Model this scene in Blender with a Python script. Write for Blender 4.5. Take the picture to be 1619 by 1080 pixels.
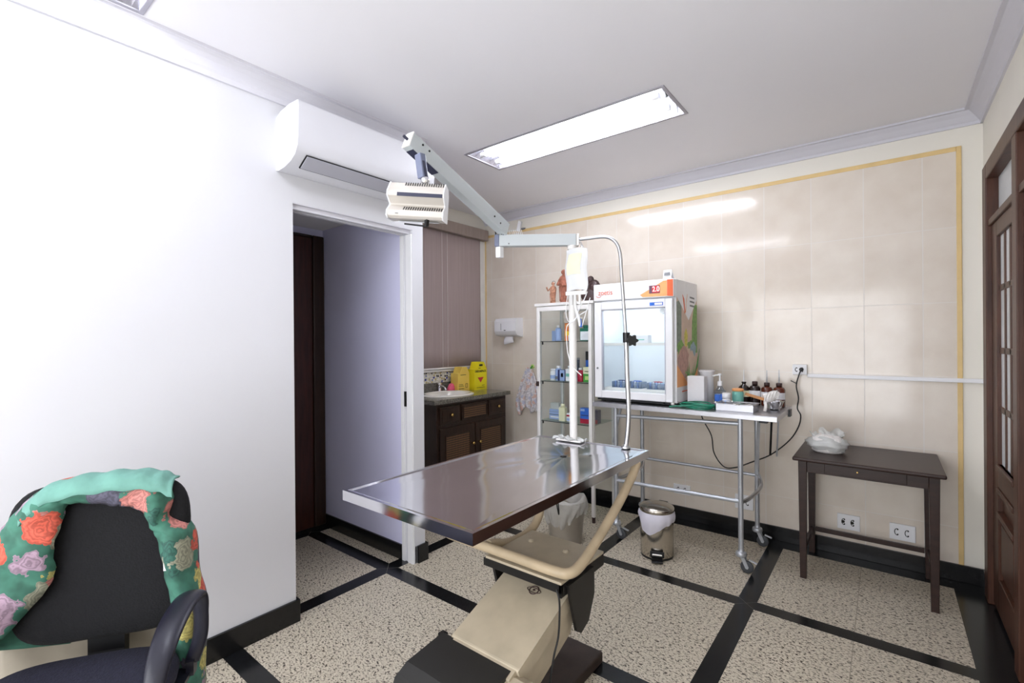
import bpy, math, random
from mathutils import Vector, Matrix
for o in list(bpy.data.objects): bpy.data.objects.remove(o)
SC = bpy.context.scene
COL = SC.collection
R = math.radians
PI = math.pi

# ---------------------------------------------------------------- camera, world, exposure
yaw, pitch, roll = R(38.297), R(-0.075), R(-0.444)
fw = Vector((-math.sin(yaw)*math.cos(pitch), math.cos(yaw)*math.cos(pitch), math.sin(pitch)))
rt0 = Vector((math.cos(yaw), math.sin(yaw), 0)); up0 = rt0.cross(fw)
rt = rt0*math.cos(roll) + up0*math.sin(roll); up = -rt0*math.sin(roll) + up0*math.cos(roll)
cam_data = bpy.data.cameras.new('camera'); cam = bpy.data.objects.new('camera', cam_data); COL.objects.link(cam)
cam_data.sensor_fit = 'HORIZONTAL'; cam_data.sensor_width = 36; cam_data.lens = 747.588*36/1619
cam_data.clip_start = 0.05
cam.matrix_world = Matrix(((rt.x, up.x, -fw.x, 0), (rt.y, up.y, -fw.y, 0), (rt.z, up.z, -fw.z, 1.46), (0, 0, 0, 1)))
SC.camera = cam
w = bpy.data.worlds.new('world'); SC.world = w; w.use_nodes = True
w.node_tree.nodes['Background'].inputs[0].default_value = (0.85, 0.9, 1, 1)
w.node_tree.nodes['Background'].inputs[1].default_value = 0.5
SC.view_settings.view_transform = 'Standard'; SC.view_settings.look = 'None'
SC.view_settings.exposure = 0.76; SC.view_settings.gamma = 1.0
TUBE_POWER = 25.0
SC.cycles.transparent_max_bounces = 32
# added fill light, unseen behind the camera, brightens ceiling and room
ld = bpy.data.lights.new('rear_fill_light', 'AREA'); ld.shape = 'RECTANGLE'; ld.size = 2.5; ld.size_y = 2.0; ld.energy = 50; ld.color = (0.94, 0.96, 1.0)
lo = bpy.data.objects.new('rear_fill_light', ld); COL.objects.link(lo); lo.location = (-0.98, -1.42, 1.25); lo.rotation_euler = (R(106), 0, 0)

# ---------------------------------------------------------------- materials
MATS = {}
def srgb(c):
    return tuple(((x/255)/12.92 if x/255 <= 0.04045 else ((x/255+0.055)/1.055)**2.4) for x in c)
def new_mat(name):
    m = bpy.data.materials.new(name); m.use_nodes = True; MATS[name] = m
    return m, m.node_tree.nodes, m.node_tree.links, m.node_tree.nodes['Principled BSDF']
def mat(name, c, rough=0.5, metal=0.0, var=0.04, scale=8, bump=0.0, bscale=40, trans=0, ior=1.45, alpha=1, emit=0, coat=0, sheen=0, stretch=None):
    m, N, L, P = new_mat(name); c = srgb(c)
    tc = N.new('ShaderNodeTexCoord'); vec = tc.outputs['Object']
    if stretch:
        mp = N.new('ShaderNodeMapping'); mp.inputs['Scale'].default_value = stretch; L.new(vec, mp.inputs[0]); vec = mp.outputs[0]
    nz = N.new('ShaderNodeTexNoise'); nz.inputs['Scale'].default_value = scale; nz.inputs['Detail'].default_value = 4
    L.new(vec, nz.inputs['Vector'])
    cr = N.new('ShaderNodeValToRGB'); L.new(nz.outputs['Fac'], cr.inputs[0])
    cr.color_ramp.elements[0].position = 0.3; cr.color_ramp.elements[1].position = 0.7
    cr.color_ramp.elements[0].color = tuple(max(0, x*(1-var)) for x in c)+(1,)
    cr.color_ramp.elements[1].color = tuple(min(1, x*(1+var)) for x in c)+(1,)
    L.new(cr.outputs[0], P.inputs['Base Color'])
    P.inputs['Roughness'].default_value = rough; P.inputs['Metallic'].default_value = metal
    P.inputs['IOR'].default_value = ior
    if trans: P.inputs['Transmission Weight'].default_value = trans
    if alpha < 1: P.inputs['Alpha'].default_value = alpha
    if coat: P.inputs['Coat Weight'].default_value = coat
    if sheen: P.inputs['Sheen Weight'].default_value = sheen
    if emit: P.inputs['Emission Color'].default_value = c+(1,); P.inputs['Emission Strength'].default_value = emit
    if bump:
        n2 = N.new('ShaderNodeTexNoise'); n2.inputs['Scale'].default_value = bscale; n2.inputs['Detail'].default_value = 3
        L.new(vec, n2.inputs['Vector'])
        b = N.new('ShaderNodeBump'); b.inputs['Strength'].default_value = bump; b.inputs['Distance'].default_value = 0.01
        L.new(n2.outputs['Fac'], b.inputs['Height']); L.new(b.outputs[0], P.inputs['Normal'])
    return m

mat('lavender_paint', (220, 220, 248), 0.55, var=0.01, scale=2)
mat('paint', (213, 213, 217), 0.55, var=0.01, scale=2, bump=0.02, bscale=90)
mat('cream_paint', (236, 232, 221), 0.6, var=0.015, scale=3, bump=0.04, bscale=80)
mat('ceiling_paint', (240, 239, 243), 0.8, var=0.01, scale=2)
mat('cornice', (214, 213, 220), 0.6, var=0.01)
mat('gold_strip', (226, 196, 136), 0.45, var=0.05, scale=12)
mat('black_granite', (22, 22, 23), 0.22, var=0.5, scale=60)
mat('wood_dark', (42, 24, 15), 0.35, var=0.35, scale=6, bump=0.1, bscale=30, stretch=(6, 6, 1))
mat('wood_table', (46, 27, 21), 0.4, var=0.3, scale=8, stretch=(1, 6, 6))
mat('door_wood', (76, 45, 31), 0.4, var=0.3, scale=5, bump=0.05, bscale=20, stretch=(8, 8, 1))
mat('corridor_door_wood', (58, 26, 18), 0.35, var=0.35, scale=5, stretch=(8, 8, 1))
mat('frosted_glass', (222, 226, 228), 0.35, var=0.04, scale=30, bump=0.3, bscale=60)
mat('white_plastic', (238, 238, 240), 0.35, var=0.01)
mat('ac_plastic', (218, 218, 224), 0.4, var=0.01)
mat('ac_louver', (176, 176, 186), 0.4, var=0.02)
mat('grey_enamel', (186, 192, 194), 0.35, var=0.02)
mat('white_enamel', (232, 230, 226), 0.35, var=0.04, scale=10)
mat('wheel_rubber', (74, 76, 80), 0.6, var=0.1)
mat('lamp_beige', (204, 198, 190), 0.4, var=0.03)
mat('dark_blue_plastic', (52, 54, 74), 0.4, var=0.1)
mat('blue_grey', (112, 118, 140), 0.4, var=0.08)
mat('black_plastic', (18, 18, 20), 0.4, var=0.2)
mat('black_metal', (20, 19, 19), 0.35, var=0.2, scale=20)
mat('chrome', (225, 225, 228), 0.12, 1, var=0.02)
mat('tube_steel', (210, 212, 216), 0.28, 1, var=0.08, scale=14)
mat('painted_tube', (188, 192, 198), 0.35, 0.6, var=0.08, scale=14)
mat('brushed_steel', (196, 196, 200), 0.36, 1, var=0.06, scale=20, bump=0.05, bscale=10, stretch=(1, 12, 1))
mat('tray_steel', (190, 190, 194), 0.4, 1, var=0.04)
mat('bin_steel', (196, 190, 180), 0.2, 1, var=0.06, scale=10)
mat('beige_enamel', (180, 168, 146), 0.42, var=0.12, scale=9, bump=0.05, bscale=30)
mat('beige_tube', (184, 166, 138), 0.4, var=0.14, scale=10)
mat('rubber_brown', (52, 40, 34), 0.6, var=0.2, scale=14)
mat('housing_black', (38, 37, 35), 0.5, var=0.1, scale=6)
mat('blind', (170, 154, 151), 0.75, var=0.07, scale=3, bump=0.25, bscale=40, stretch=(1, 30, 0.5))
mat('valance', (150, 136, 128), 0.6, var=0.08, scale=6, stretch=(1, 10, 1))
mat('brass', (214, 180, 110), 0.2, 1, var=0.05)
mat('granite_counter', (104, 100, 92), 0.15, var=0.6, scale=110)
mat('ceramic', (236, 232, 220), 0.12, var=0.02, coat=0.5)
mat('pink', (236, 96, 128), 0.5, var=0.15, scale=30)
mat('yellow_card', (236, 220, 30), 0.5, var=0.04, scale=6)
mat('ochre_card', (240, 206, 96), 0.5, var=0.05)
mat('ink', (30, 28, 20), 0.6, var=0.1)
mat('ink_orange', (222, 104, 60), 0.5, var=0.05)
mat('ink_grey', (120, 122, 124), 0.5, var=0.05)
mat('ink_red', (208, 60, 60), 0.5, var=0.05)
mat('terracotta', (156, 98, 78), 0.7, var=0.35, scale=40, bump=0.5, bscale=60)
mat('terracotta_pale', (176, 126, 100), 0.7, var=0.45, scale=50, bump=0.5, bscale=60)
mat('dark_brown', (66, 48, 46), 0.5, var=0.4, scale=20, bump=0.4, bscale=40)
mat('towel', (232, 222, 220), 0.9, var=0.08, scale=30, bump=0.4, bscale=50)
mat('green', (70, 160, 60), 0.5, var=0.1)
mat('lime', (196, 224, 130), 0.5, var=0.05)
mat('teal', (28, 118, 92), 0.35, var=0.1)
mat('aqua_label', (128, 196, 182), 0.45, var=0.06, scale=20)
mat('orange', (238, 120, 30), 0.45, var=0.08)
mat('orange_pale', (240, 170, 110), 0.5, var=0.05)
mat('yellow', (248, 206, 40), 0.45, var=0.04)
mat('blue', (44, 104, 200), 0.4, var=0.1)
mat('navy', (44, 52, 108), 0.4, var=0.1)
mat('pale_blue', (158, 180, 222), 0.4, var=0.05)
mat('crimson', (176, 28, 56), 0.4, var=0.1)
mat('skin_print', (150, 92, 72), 0.5, var=0.3, scale=30)
mat('cream', (236, 232, 196), 0.45, var=0.03)
mat('paper', (236, 235, 238), 0.8, var=0.02, bump=0.15, bscale=40)
mat('amber_glass', (92, 36, 16), 0.12, var=0.15, coat=0.6)
mat('dark_glass', (38, 24, 22), 0.12, var=0.15, coat=0.6)
mat('wood_handle', (190, 136, 88), 0.5, var=0.12, scale=12)
mat('gauze', (236, 232, 228), 0.9, var=0.05, bump=0.6, bscale=120)
mat('liner', (226, 224, 236), 0.45, var=0.03, scale=20, bump=0.6, bscale=14)
mat('bag_clear', (222, 224, 222), 0.3, var=0.05, scale=20, bump=0.8, bscale=14, alpha=0.62)
mat('bucket_liner', (214, 212, 206), 0.35, var=0.06, scale=16, bump=0.8, bscale=14, alpha=0.5)
mat('bucket', (158, 150, 138), 0.35, var=0.05, scale=10)
mat('iv_bag', (234, 236, 238), 0.25, var=0.03, bump=0.3, bscale=20, alpha=0.72)
mat('iv_tube', (236, 236, 236), 0.25, var=0.02, alpha=0.85)
mat('iv_label', (232, 231, 196), 0.6, var=0.06, scale=20)
mat('wire_white', (232, 230, 228), 0.4, var=0.02)
mat('chair_fabric', (15, 15, 18), 0.95, var=0.25, scale=120, bump=0.3, bscale=200)
mat('seat_fabric', (34, 34, 50), 0.95, var=0.25, scale=120, bump=0.3, bscale=200)
mat('arm_plastic', (30, 30, 42), 0.35, var=0.1)
mat('fridge_white', (236, 236, 238), 0.35, var=0.01)
mat('fridge_inside', (236, 240, 244), 0.4, var=0.01)
mat('art_wood', (206, 182, 164), 0.5, var=0.1, scale=10)
mat('art_green', (112, 156, 72), 0.5, var=0.35, scale=40)
mat('art_grey', (122, 134, 122), 0.5, var=0.3, scale=40)
mat('art_rabbit', (182, 142, 130), 0.5, var=0.25, scale=26)
mat('art_leaf', (88, 158, 78), 0.5, var=0.4, scale=50)
mat('art_blue', (140, 168, 178), 0.5, var=0.2, scale=40)
mat('art_bird', (206, 196, 84), 0.5, var=0.25, scale=50)
mat('display_dark', (110, 78, 92), 0.3, var=0.05)
mat('display_red', (214, 44, 54), 0.4, var=0.02)
mat('led', (255, 196, 190), 0.4, var=0.0, emit=0.8)
mat('fridge_lamp', (236, 246, 255), 0.4, var=0.0, emit=30.0)
mat('lamp_tube', (243, 246, 255), 0.4, var=0.0, emit=TUBE_POWER)
mat('lamp_tube_weak', (243, 246, 255), 0.4, var=0.0, emit=TUBE_POWER*0.54)
mat('reflector', (238, 238, 242), 0.35, 0.2, var=0.02)
mat('reflector_edge', (190, 190, 202), 0.25, 0.8, var=0.05)
mat('fixture_frame', (166, 164, 172), 0.4, 0.4, var=0.03)

def glass_mat(name, c, mix):
    m = bpy.data.materials.new(name); m.use_nodes = True; MATS[name] = m
    N, L = m.node_tree.nodes, m.node_tree.links; N.clear()
    out = N.new('ShaderNodeOutputMaterial'); ms = N.new('ShaderNodeMixShader'); t = N.new('ShaderNodeBsdfTransparent'); g = N.new('ShaderNodeBsdfGlossy')
    t.inputs[0].default_value = srgb(c)+(1,); g.inputs['Roughness'].default_value = 0.03
    ly = N.new('ShaderNodeLayerWeight'); ly.inputs[0].default_value = 0.15
    ma = N.new('ShaderNodeMath'); ma.operation = 'MULTIPLY_ADD'; ma.inputs[1].default_value = 0.35; ma.inputs[2].default_value = mix
    L.new(ly.outputs['Fresnel'], ma.inputs[0]); L.new(ma.outputs[0], ms.inputs[0])
    L.new(t.outputs[0], ms.inputs[1]); L.new(g.outputs[0], ms.inputs[2]); L.new(ms.outputs[0], out.inputs[0])
glass_mat('glass', (252, 254, 254), 0.015)
glass_mat('shelf_glass', (236, 246, 243), 0.04)
glass_mat('clear_plastic', (226, 232, 240), 0.06)

def tile_mat():
    m, N, L, P = new_mat('wall_tile')
    tc = N.new('ShaderNodeTexCoord'); sp = N.new('ShaderNodeSeparateXYZ'); L.new(tc.outputs['Object'], sp.inputs[0])
    def M(op, a, b=None, c=None):
        n = N.new('ShaderNodeMath'); n.operation = op
        for i, v in enumerate((a, b, c)):
            if v is None: continue
            if isinstance(v, (int, float)): n.inputs[i].default_value = v
            else: L.new(v, n.inputs[i])
        return n.outputs[0]
    def line(src, off, pitch, wd):
        q = M('DIVIDE', M('SUBTRACT', src, off), pitch)
        f = M('SUBTRACT', q, M('FLOOR', q))
        d = M('MULTIPLY', M('MINIMUM', f, M('SUBTRACT', 1.0, f)), pitch)
        return M('LESS_THAN', d, wd), M('FLOOR', q)
    lx, ix = line(sp.outputs[0], -0.109, 0.2935, 0.0024)
    lz, iz = line(sp.outputs[2], 0.769, 0.4515, 0.0018)
    ln = M('MAXIMUM', lx, lz)
    wn = N.new('ShaderNodeTexWhiteNoise'); wn.noise_dimensions = '2D'; cb = N.new('ShaderNodeCombineXYZ')
    L.new(ix, cb.inputs[0]); L.new(iz, cb.inputs[1]); L.new(cb.outputs[0], wn.inputs['Vector'])
    nz = N.new('ShaderNodeTexNoise'); nz.inputs['Scale'].default_value = 7; nz.inputs['Detail'].default_value = 5; L.new(tc.outputs['Object'], nz.inputs['Vector'])
    v = M('ADD', M('MULTIPLY', wn.outputs['Value'], 0.25), M('MULTIPLY', nz.outputs['Fac'], 0.75))
    cr = N.new('ShaderNodeValToRGB'); L.new(v, cr.inputs[0])
    cr.color_ramp.elements[0].position = 0.3; cr.color_ramp.elements[0].color = srgb((221, 209, 194))+(1,)
    cr.color_ramp.elements[1].position = 0.75; cr.color_ramp.elements[1].color = srgb((232, 223, 210))+(1,)
    mx = N.new('ShaderNodeMix'); mx.data_type = 'RGBA'; L.new(ln, mx.inputs[0]); L.new(cr.outputs[0], mx.inputs[6]); mx.inputs[7].default_value = srgb((226, 220, 212))+(1,)
    L.new(mx.outputs[2], P.inputs['Base Color'])
    rg = M('MULTIPLY_ADD', ln, 0.4, 0.11); L.new(rg, P.inputs['Roughness'])
    b = N.new('ShaderNodeBump'); b.inputs['Strength'].default_value = 0.2; b.inputs['Distance'].default_value = 0.0015
    n2 = N.new('ShaderNodeTexNoise'); n2.inputs['Scale'].default_value = 2.2; L.new(tc.outputs['Object'], n2.inputs['Vector'])
    L.new(M('SUBTRACT', M('MULTIPLY', n2.outputs['Fac'], 0.5), ln), b.inputs['Height']); L.new(b.outputs[0], P.inputs['Normal'])
tile_mat()

def terrazzo():
    m, N, L, P = new_mat('terrazzo')
    tc = N.new('ShaderNodeTexCoord')
    mp = N.new('ShaderNodeMapping'); mp.inputs['Rotation'].default_value = (0, 0, 0.6); mp.inputs['Scale'].default_value = (1, 1.5, 1); L.new(tc.outputs['Object'], mp.inputs[0])
    vs = []
    for sc_, lo, hi in ((85, 0.0, 1), (52, 0, 1)):
        n = N.new('ShaderNodeTexNoise'); n.inputs['Scale'].default_value = sc_; n.inputs['Detail'].default_value = 2; n.inputs['Roughness'].default_value = 0.6
        L.new(mp.outputs[0], n.inputs['Vector']); vs.append(n)
    cr = N.new('ShaderNodeValToRGB'); L.new(vs[0].outputs['Fac'], cr.inputs[0])
    e = cr.color_ramp.elements
    e[0].position = 0.30; e[0].color = srgb((64, 58, 50))+(1,)
    e[1].position = 0.40; e[1].color = srgb((140, 130, 114))+(1,)
    x = e.new(0.46); x.color = srgb((196, 186, 166))+(1,)
    x = e.new(0.7); x.color = srgb((216, 207, 188))+(1,)
    c2 = N.new('ShaderNodeValToRGB'); L.new(vs[1].outputs['Fac'], c2.inputs[0])
    e = c2.color_ramp.elements; e[0].position = 0.38; e[0].color = srgb((92, 82, 70))+(1,); e[1].position = 0.40; e[1].color = (1, 1, 1, 1)
    mx = N.new('ShaderNodeMix'); mx.data_type = 'RGBA'; mx.blend_type = 'MULTIPLY'; mx.inputs[0].default_value = 1
    L.new(cr.outputs[0], mx.inputs[6]); L.new(c2.outputs[0], mx.inputs[7])
    L.new(mx.outputs[2], P.inputs['Base Color']); P.inputs['Roughness'].default_value = 0.42
terrazzo()
mat('floor_black', (24, 25, 27), 0.2, var=0.3, scale=40)
mat('floor_joint', (150, 140, 124), 0.6)
mat('floor_black_joint', (120, 118, 112), 0.5)

def lattice_mat():
    m, N, L, P = new_mat('cane_lattice')
    tc = N.new('ShaderNodeTexCoord'); mp = N.new('ShaderNodeMapping'); mp.inputs['Rotation'].default_value = (R(45), 0, 0); mp.inputs['Scale'].default_value = (75, 75, 75)
    L.new(tc.outputs['Object'], mp.inputs[0]); ck = N.new('ShaderNodeTexChecker'); L.new(mp.outputs[0], ck.inputs[0]); ck.inputs['Scale'].default_value = 1.0
    ck.inputs[1].default_value = srgb((112, 78, 50))+(1,); ck.inputs[2].default_value = srgb((16, 10, 8))+(1,)
    L.new(ck.outputs[0], P.inputs['Base Color']); P.inputs['Roughness'].default_value = 0.5
lattice_mat()

def voro_mat(name, base, cols, scale, thr, rough=0.8, distort=0.3):
    m, N, L, P = new_mat(name)
    tc = N.new('ShaderNodeTexCoord')
    nz = N.new('ShaderNodeTexNoise'); nz.inputs['Scale'].default_value = scale*3.2; L.new(tc.outputs['Object'], nz.inputs['Vector'])
    mv = N.new('ShaderNodeVectorMath'); mv.operation = 'MULTIPLY_ADD'; L.new(nz.outputs['Color'], mv.inputs[0]); mv.inputs[1].default_value = (distort/scale,)*3; L.new(tc.outputs['Object'], mv.inputs[2])
    v = N.new('ShaderNodeTexVoronoi'); v.inputs['Scale'].default_value = scale; L.new(mv.outputs[0], v.inputs['Vector'])
    sp = N.new('ShaderNodeSeparateColor'); L.new(v.outputs['Color'], sp.inputs[0])
    cr = N.new('ShaderNodeValToRGB'); cr.color_ramp.interpolation = 'CONSTANT'; L.new(sp.outputs[0], cr.inputs[0])
    e = cr.color_ramp.elements
    e[0].position = 0; e[0].color = srgb(cols[0])+(1,); e[1].position = 1/len(cols); e[1].color = srgb(cols[1])+(1,)
    for i in range(2, len(cols)): x = e.new(i/len(cols)); x.color = srgb(cols[i])+(1,)
    # petals: rings inside each bloom
    wv = N.new('ShaderNodeMath'); wv.operation = 'MULTIPLY'; L.new(v.outputs['Distance'], wv.inputs[0]); wv.inputs[1].default_value = 46
    sn = N.new('ShaderNodeMath'); sn.operation = 'SINE'; L.new(wv.outputs[0], sn.inputs[0])
    m2 = N.new('ShaderNodeMath'); m2.operation = 'MULTIPLY_ADD'; L.new(sn.outputs[0], m2.inputs[0]); m2.inputs[1].default_value = 0.22; m2.inputs[2].default_value = 0.85
    mulc = N.new('ShaderNodeMix'); mulc.data_type = 'RGBA'; mulc.blend_type = 'MULTIPLY'; mulc.inputs[0].default_value = 1; L.new(cr.outputs[0], mulc.inputs[6])
    cc = N.new('ShaderNodeCombineColor'); [L.new(m2.outputs[0], cc.inputs[i]) for i in range(3)]; L.new(cc.outputs[0], mulc.inputs[7])
    lt = N.new('ShaderNodeMath'); lt.operation = 'LESS_THAN'; L.new(v.outputs['Distance'], lt.inputs[0]); lt.inputs[1].default_value = thr
    bn = N.new('ShaderNodeTexNoise'); bn.inputs['Scale'].default_value = scale*2; L.new(tc.outputs['Object'], bn.inputs['Vector'])
    br = N.new('ShaderNodeValToRGB'); L.new(bn.outputs['Fac'], br.inputs[0]); b = srgb(base)
    br.color_ramp.elements[0].position = 0.35; br.color_ramp.elements[0].color = tuple(x*0.6 for x in b)+(1,)
    br.color_ramp.elements[1].position = 0.6; br.color_ramp.elements[1].color = b+(1,)
    mx = N.new('ShaderNodeMix'); mx.data_type = 'RGBA'; L.new(lt.outputs[0], mx.inputs[0]); L.new(br.outputs[0], mx.inputs[6]); L.new(mulc.outputs[2], mx.inputs[7])
    L.new(mx.outputs[2], P.inputs['Base Color']); P.inputs['Roughness'].default_value = rough
voro_mat('floral_cloth', (64, 118, 100), [(212, 96, 76), (196, 186, 112), (172, 146, 164), (52, 98, 86), (196, 128, 120), (84, 82, 98), (150, 150, 130)], 12, 0.55, distort=0.6)
voro_mat('flower_tile', (232, 228, 216), [(52, 66, 150), (206, 190, 140), (60, 56, 60), (190, 150, 90), (90, 110, 190)], 34, 0.4, 0.2)
voro_mat('towel_print', (232, 226, 228), [(228, 192, 178), (208, 208, 224), (230, 206, 194), (230, 226, 226)], 26, 0.5, 0.9)

# ---------------------------------------------------------------- mesh builder
LOC = {}
def catmull(pts, n=8, closed=False):
    P = [Vector(p) for p in pts]; out = []
    m = len(P)
    rng = range(m) if closed else range(m-1)
    for i in rng:
        p0 = P[(i-1) % m] if (closed or i > 0) else P[0]; p1 = P[i]; p2 = P[(i+1) % m]; p3 = P[(i+2) % m] if (closed or i+2 < m) else P[-1]
        for k in range(n):
            t = k/n
            out.append(0.5*((2*p1)+(-p0+p2)*t+(2*p0-5*p1+4*p2-p3)*t*t+(-p0+3*p1-3*p2+p3)*t**3))
    if not closed: out.append(P[-1])
    return out
class MB:
    def __init__(s): s.v = []; s.f = []; s.mi = []; s.sm = []; s.m = 0
    def add(s, vs, fs, smooth=False):
        b = len(s.v); s.v += [tuple(v) for v in vs]
        for f in fs: s.f.append(tuple(b+i for i in f)); s.mi.append(s.m); s.sm.append(smooth)
        return s
    def box(s, x0, x1, y0, y1, z0, z1):
        v = [(x, y, z) for z in (z0, z1) for y in (y0, y1) for x in (x0, x1)]
        return s.add(v, [(0, 2, 3, 1), (4, 5, 7, 6), (0, 1, 5, 4), (2, 6, 7, 3), (0, 4, 6, 2), (1, 3, 7, 5)])
    def obox(s, c, ax, ay, az):   # centre and three half axes
        c = Vector(c); ax, ay, az = Vector(ax), Vector(ay), Vector(az)
        if ax.cross(ay).dot(az) < 0: az = -az
        v = [c+ax*i+ay*j+az*k for k in (-1, 1) for j in (-1, 1) for i in (-1, 1)]
        return s.add(v, [(0, 2, 3, 1), (4, 5, 7, 6), (0, 1, 5, 4), (2, 6, 7, 3), (0, 4, 6, 2), (1, 3, 7, 5)])
    def bar(s, p0, p1, wd, ht, upv=(0, 0, 1)):
        p0, p1 = Vector(p0), Vector(p1); d = (p1-p0); u = Vector(upv); side = d.cross(u).normalized(); u2 = side.cross(d).normalized()
        return s.obox((p0+p1)/2, d/2, side*wd/2, u2*ht/2)
    def tube(s, pts, r, seg=12, closed=False, r2=None):
        P = [Vector(p) for p in pts]; n = len(P); rings = []; prev = None
        for i, p in enumerate(P):
            if closed: d = P[(i+1) % n]-P[i-1]
            else: d = P[min(i+1, n-1)]-P[max(i-1, 0)]
            d.normalize()
            if prev is None: a = Vector((0, 0, 1)) if abs(d.z) < 0.9 else Vector((1, 0, 0)); a = (a-d*a.dot(d)).normalized()
            else: a = (prev-d*prev.dot(d)).normalized()
            prev = a; b = d.cross(a); rr = r if r2 is None else r+(r2-r)*i/(n-1)
            rings.append([p+a*math.cos(2*PI*k/seg)*rr+b*math.sin(2*PI*k/seg)*rr for k in range(seg)])
        v = [q for g in rings for q in g]; f = []
        for i in range(n if closed else n-1):
            for k in range(seg):
                j = (i+1) % n; f.append((i*seg+k, i*seg+(k+1) % seg, j*seg+(k+1) % seg, j*seg+k))
        s.add(v, f, True)
        if not closed:
            s.add(rings[0], [tuple(range(seg))[::-1]]); s.add(rings[-1], [tuple(range(seg))])
        return s
    def cyl(s, p0, p1, r, seg=20, r2=None): return s.tube([p0, p1], r, seg, r2=r2)
    def lathe(s, prof, c=(0, 0, 0), seg=24, axis='z', squash=(1, 1)):
        v = []; f = []; n = len(prof)
        for r, z in prof:
            for k in range(seg):
                a = 2*PI*k/seg; x, y = r*math.cos(a)*squash[0], r*math.sin(a)*squash[1]
                q = (x, y, z) if axis == 'z' else ((z, x, y) if axis == 'x' else (y, z, x))
                v.append((c[0]+q[0], c[1]+q[1], c[2]+q[2]))
        for i in range(n-1):
            for k in range(seg): f.append((i*seg+k, i*seg+(k+1) % seg, (i+1)*seg+(k+1) % seg, (i+1)*seg+k))
        s.add(v, f, True)
        if prof[0][0] > 1e-4: s.add(v[:seg], [tuple(range(seg))[::-1]])
        if prof[-1][0] > 1e-4: s.add(v[-seg:], [tuple(range(seg))])
        return s
    def prism(s, poly, fn, t0, t1, smooth=False):   # poly 2D, fn(a, b, t) -> 3D
        n = len(poly); v = [fn(a, b, t0) for a, b in poly]+[fn(a, b, t1) for a, b in poly]
        s.add(v, [tuple(range(n))[::-1], tuple(range(n, 2*n))])
        s.add(v, [(i, (i+1) % n, n+(i+1) % n, n+i) for i in range(n)], smooth)
        return s
    def grid(s, fn, nu, nv, smooth=True):
        v = [fn(i/nu, j/nv) for j in range(nv+1) for i in range(nu+1)]
        f = [(j*(nu+1)+i, j*(nu+1)+i+1, (j+1)*(nu+1)+i+1, (j+1)*(nu+1)+i) for j in range(nv) for i in range(nu)]
        return s.add(v, f, smooth)
    def ball(s, c, r, sx=1, sy=1, sz=1, seg=16, ring=10, fn=None):
        v = []; f = []
        for j in range(ring+1):
            t = PI*j/ring
            for k in range(seg):
                a = 2*PI*k/seg; q = [math.sin(t)*math.cos(a), math.sin(t)*math.sin(a), math.cos(t)]
                m = fn(*q) if fn else 1
                v.append((c[0]+q[0]*r*sx*m, c[1]+q[1]*r*sy*m, c[2]+q[2]*r*sz*m))
        for j in range(ring):
            for k in range(seg): f.append((j*seg+k, (j+1)*seg+k, (j+1)*seg+(k+1) % seg, j*seg+(k+1) % seg))
        return s.add(v, f, True)
    def build(s, name, mats, parent=None, bevel=0, solid=0, subs=0, local=False, bseg=2):
        me = bpy.data.meshes.new(name)
        off = Vector((0, 0, 0))
        if parent is not None and not local: off = LOC.get(parent.name, Vector((0, 0, 0)))
        origin = Vector((0, 0, 0))
        if parent is None:   # own origin at the base centre
            xs = [v[0] for v in s.v]; ys = [v[1] for v in s.v]; zs = [v[2] for v in s.v]
            origin = Vector(((min(xs)+max(xs))/2, (min(ys)+max(ys))/2, min(zs)))
            if name in WORLD_ORIGIN: origin = Vector((0, 0, 0))
            off = origin
        me.from_pydata([tuple(Vector(v)-off) for v in s.v], [], s.f)
        for m in (mats if isinstance(mats, (list, tuple)) else [mats]): me.materials.append(MATS[m])
        for p, mi, sm in zip(me.polygons, s.mi, s.sm): p.material_index = mi; p.use_smooth = sm
        me.update()
        o = bpy.data.objects.new(name, me); COL.objects.link(o)
        if parent is not None: o.parent = parent; LOC[o.name] = LOC.get(parent.name, Vector((0, 0, 0)))
        else: o.location = origin; LOC[o.name] = origin
        if solid:
            md = o.modifiers.new('solidify', 'SOLIDIFY'); md.thickness = solid; md.offset = 0
        if bevel:
            md = o.modifiers.new('bevel', 'BEVEL'); md.width = bevel; md.segments = bseg; md.limit_method = 'ANGLE'; md.angle_limit = R(40)
        if subs:
            md = o.modifiers.new('subsurf', 'SUBSURF'); md.levels = subs; md.render_levels = subs
        return o
WORLD_ORIGIN = {'wall_back_tiles', 'floor'}
def thing(name, label, cat, loc, rot=0, group=None):
    o = bpy.data.objects.new(name, None); COL.objects.link(o); o.location = loc; o.rotation_euler = (0, 0, rot)
    o.empty_display_size = 0.05
    LOC[o.name] = Vector(loc); return tag(o, label, cat, group)
def tag(o, label, cat, group=None, kind=None):
    o['label'] = label; o['category'] = cat
    if group: o['group'] = group
    if kind: o['kind'] = kind
    return o
def struct(o): o['kind'] = 'structure'; return o
def text(body, size, loc, rotm, m, parent, name='lettering', ext=0.0006, bold=0, squash=1.0):
    cu = bpy.data.curves.new('t', 'FONT'); cu.body = body; cu.size = size; cu.extrude = ext; cu.offset = bold; cu.align_x = 'CENTER'; cu.align_y = 'CENTER'
    ob = bpy.data.objects.new('t', cu); COL.objects.link(ob)
    bpy.context.view_layer.update()
    me = bpy.data.meshes.new_from_object(ob.evaluated_get(bpy.context.evaluated_depsgraph_get()))
    bpy.data.objects.remove(ob)
    M4 = Matrix.Translation(Vector(loc)-LOC[parent.name]) @ rotm.to_4x4() @ Matrix.Diagonal((squash, 1, 1, 1))
    me.transform(M4); me.materials.clear(); me.materials.append(MATS[m])
    o = bpy.data.objects.new(name, me); COL.objects.link(o); o.parent = parent; LOC[o.name] = LOC[parent.name]
    return o
ROT_FRONT = Matrix.Rotation(R(90), 3, 'X')                      # faces -Y
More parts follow.
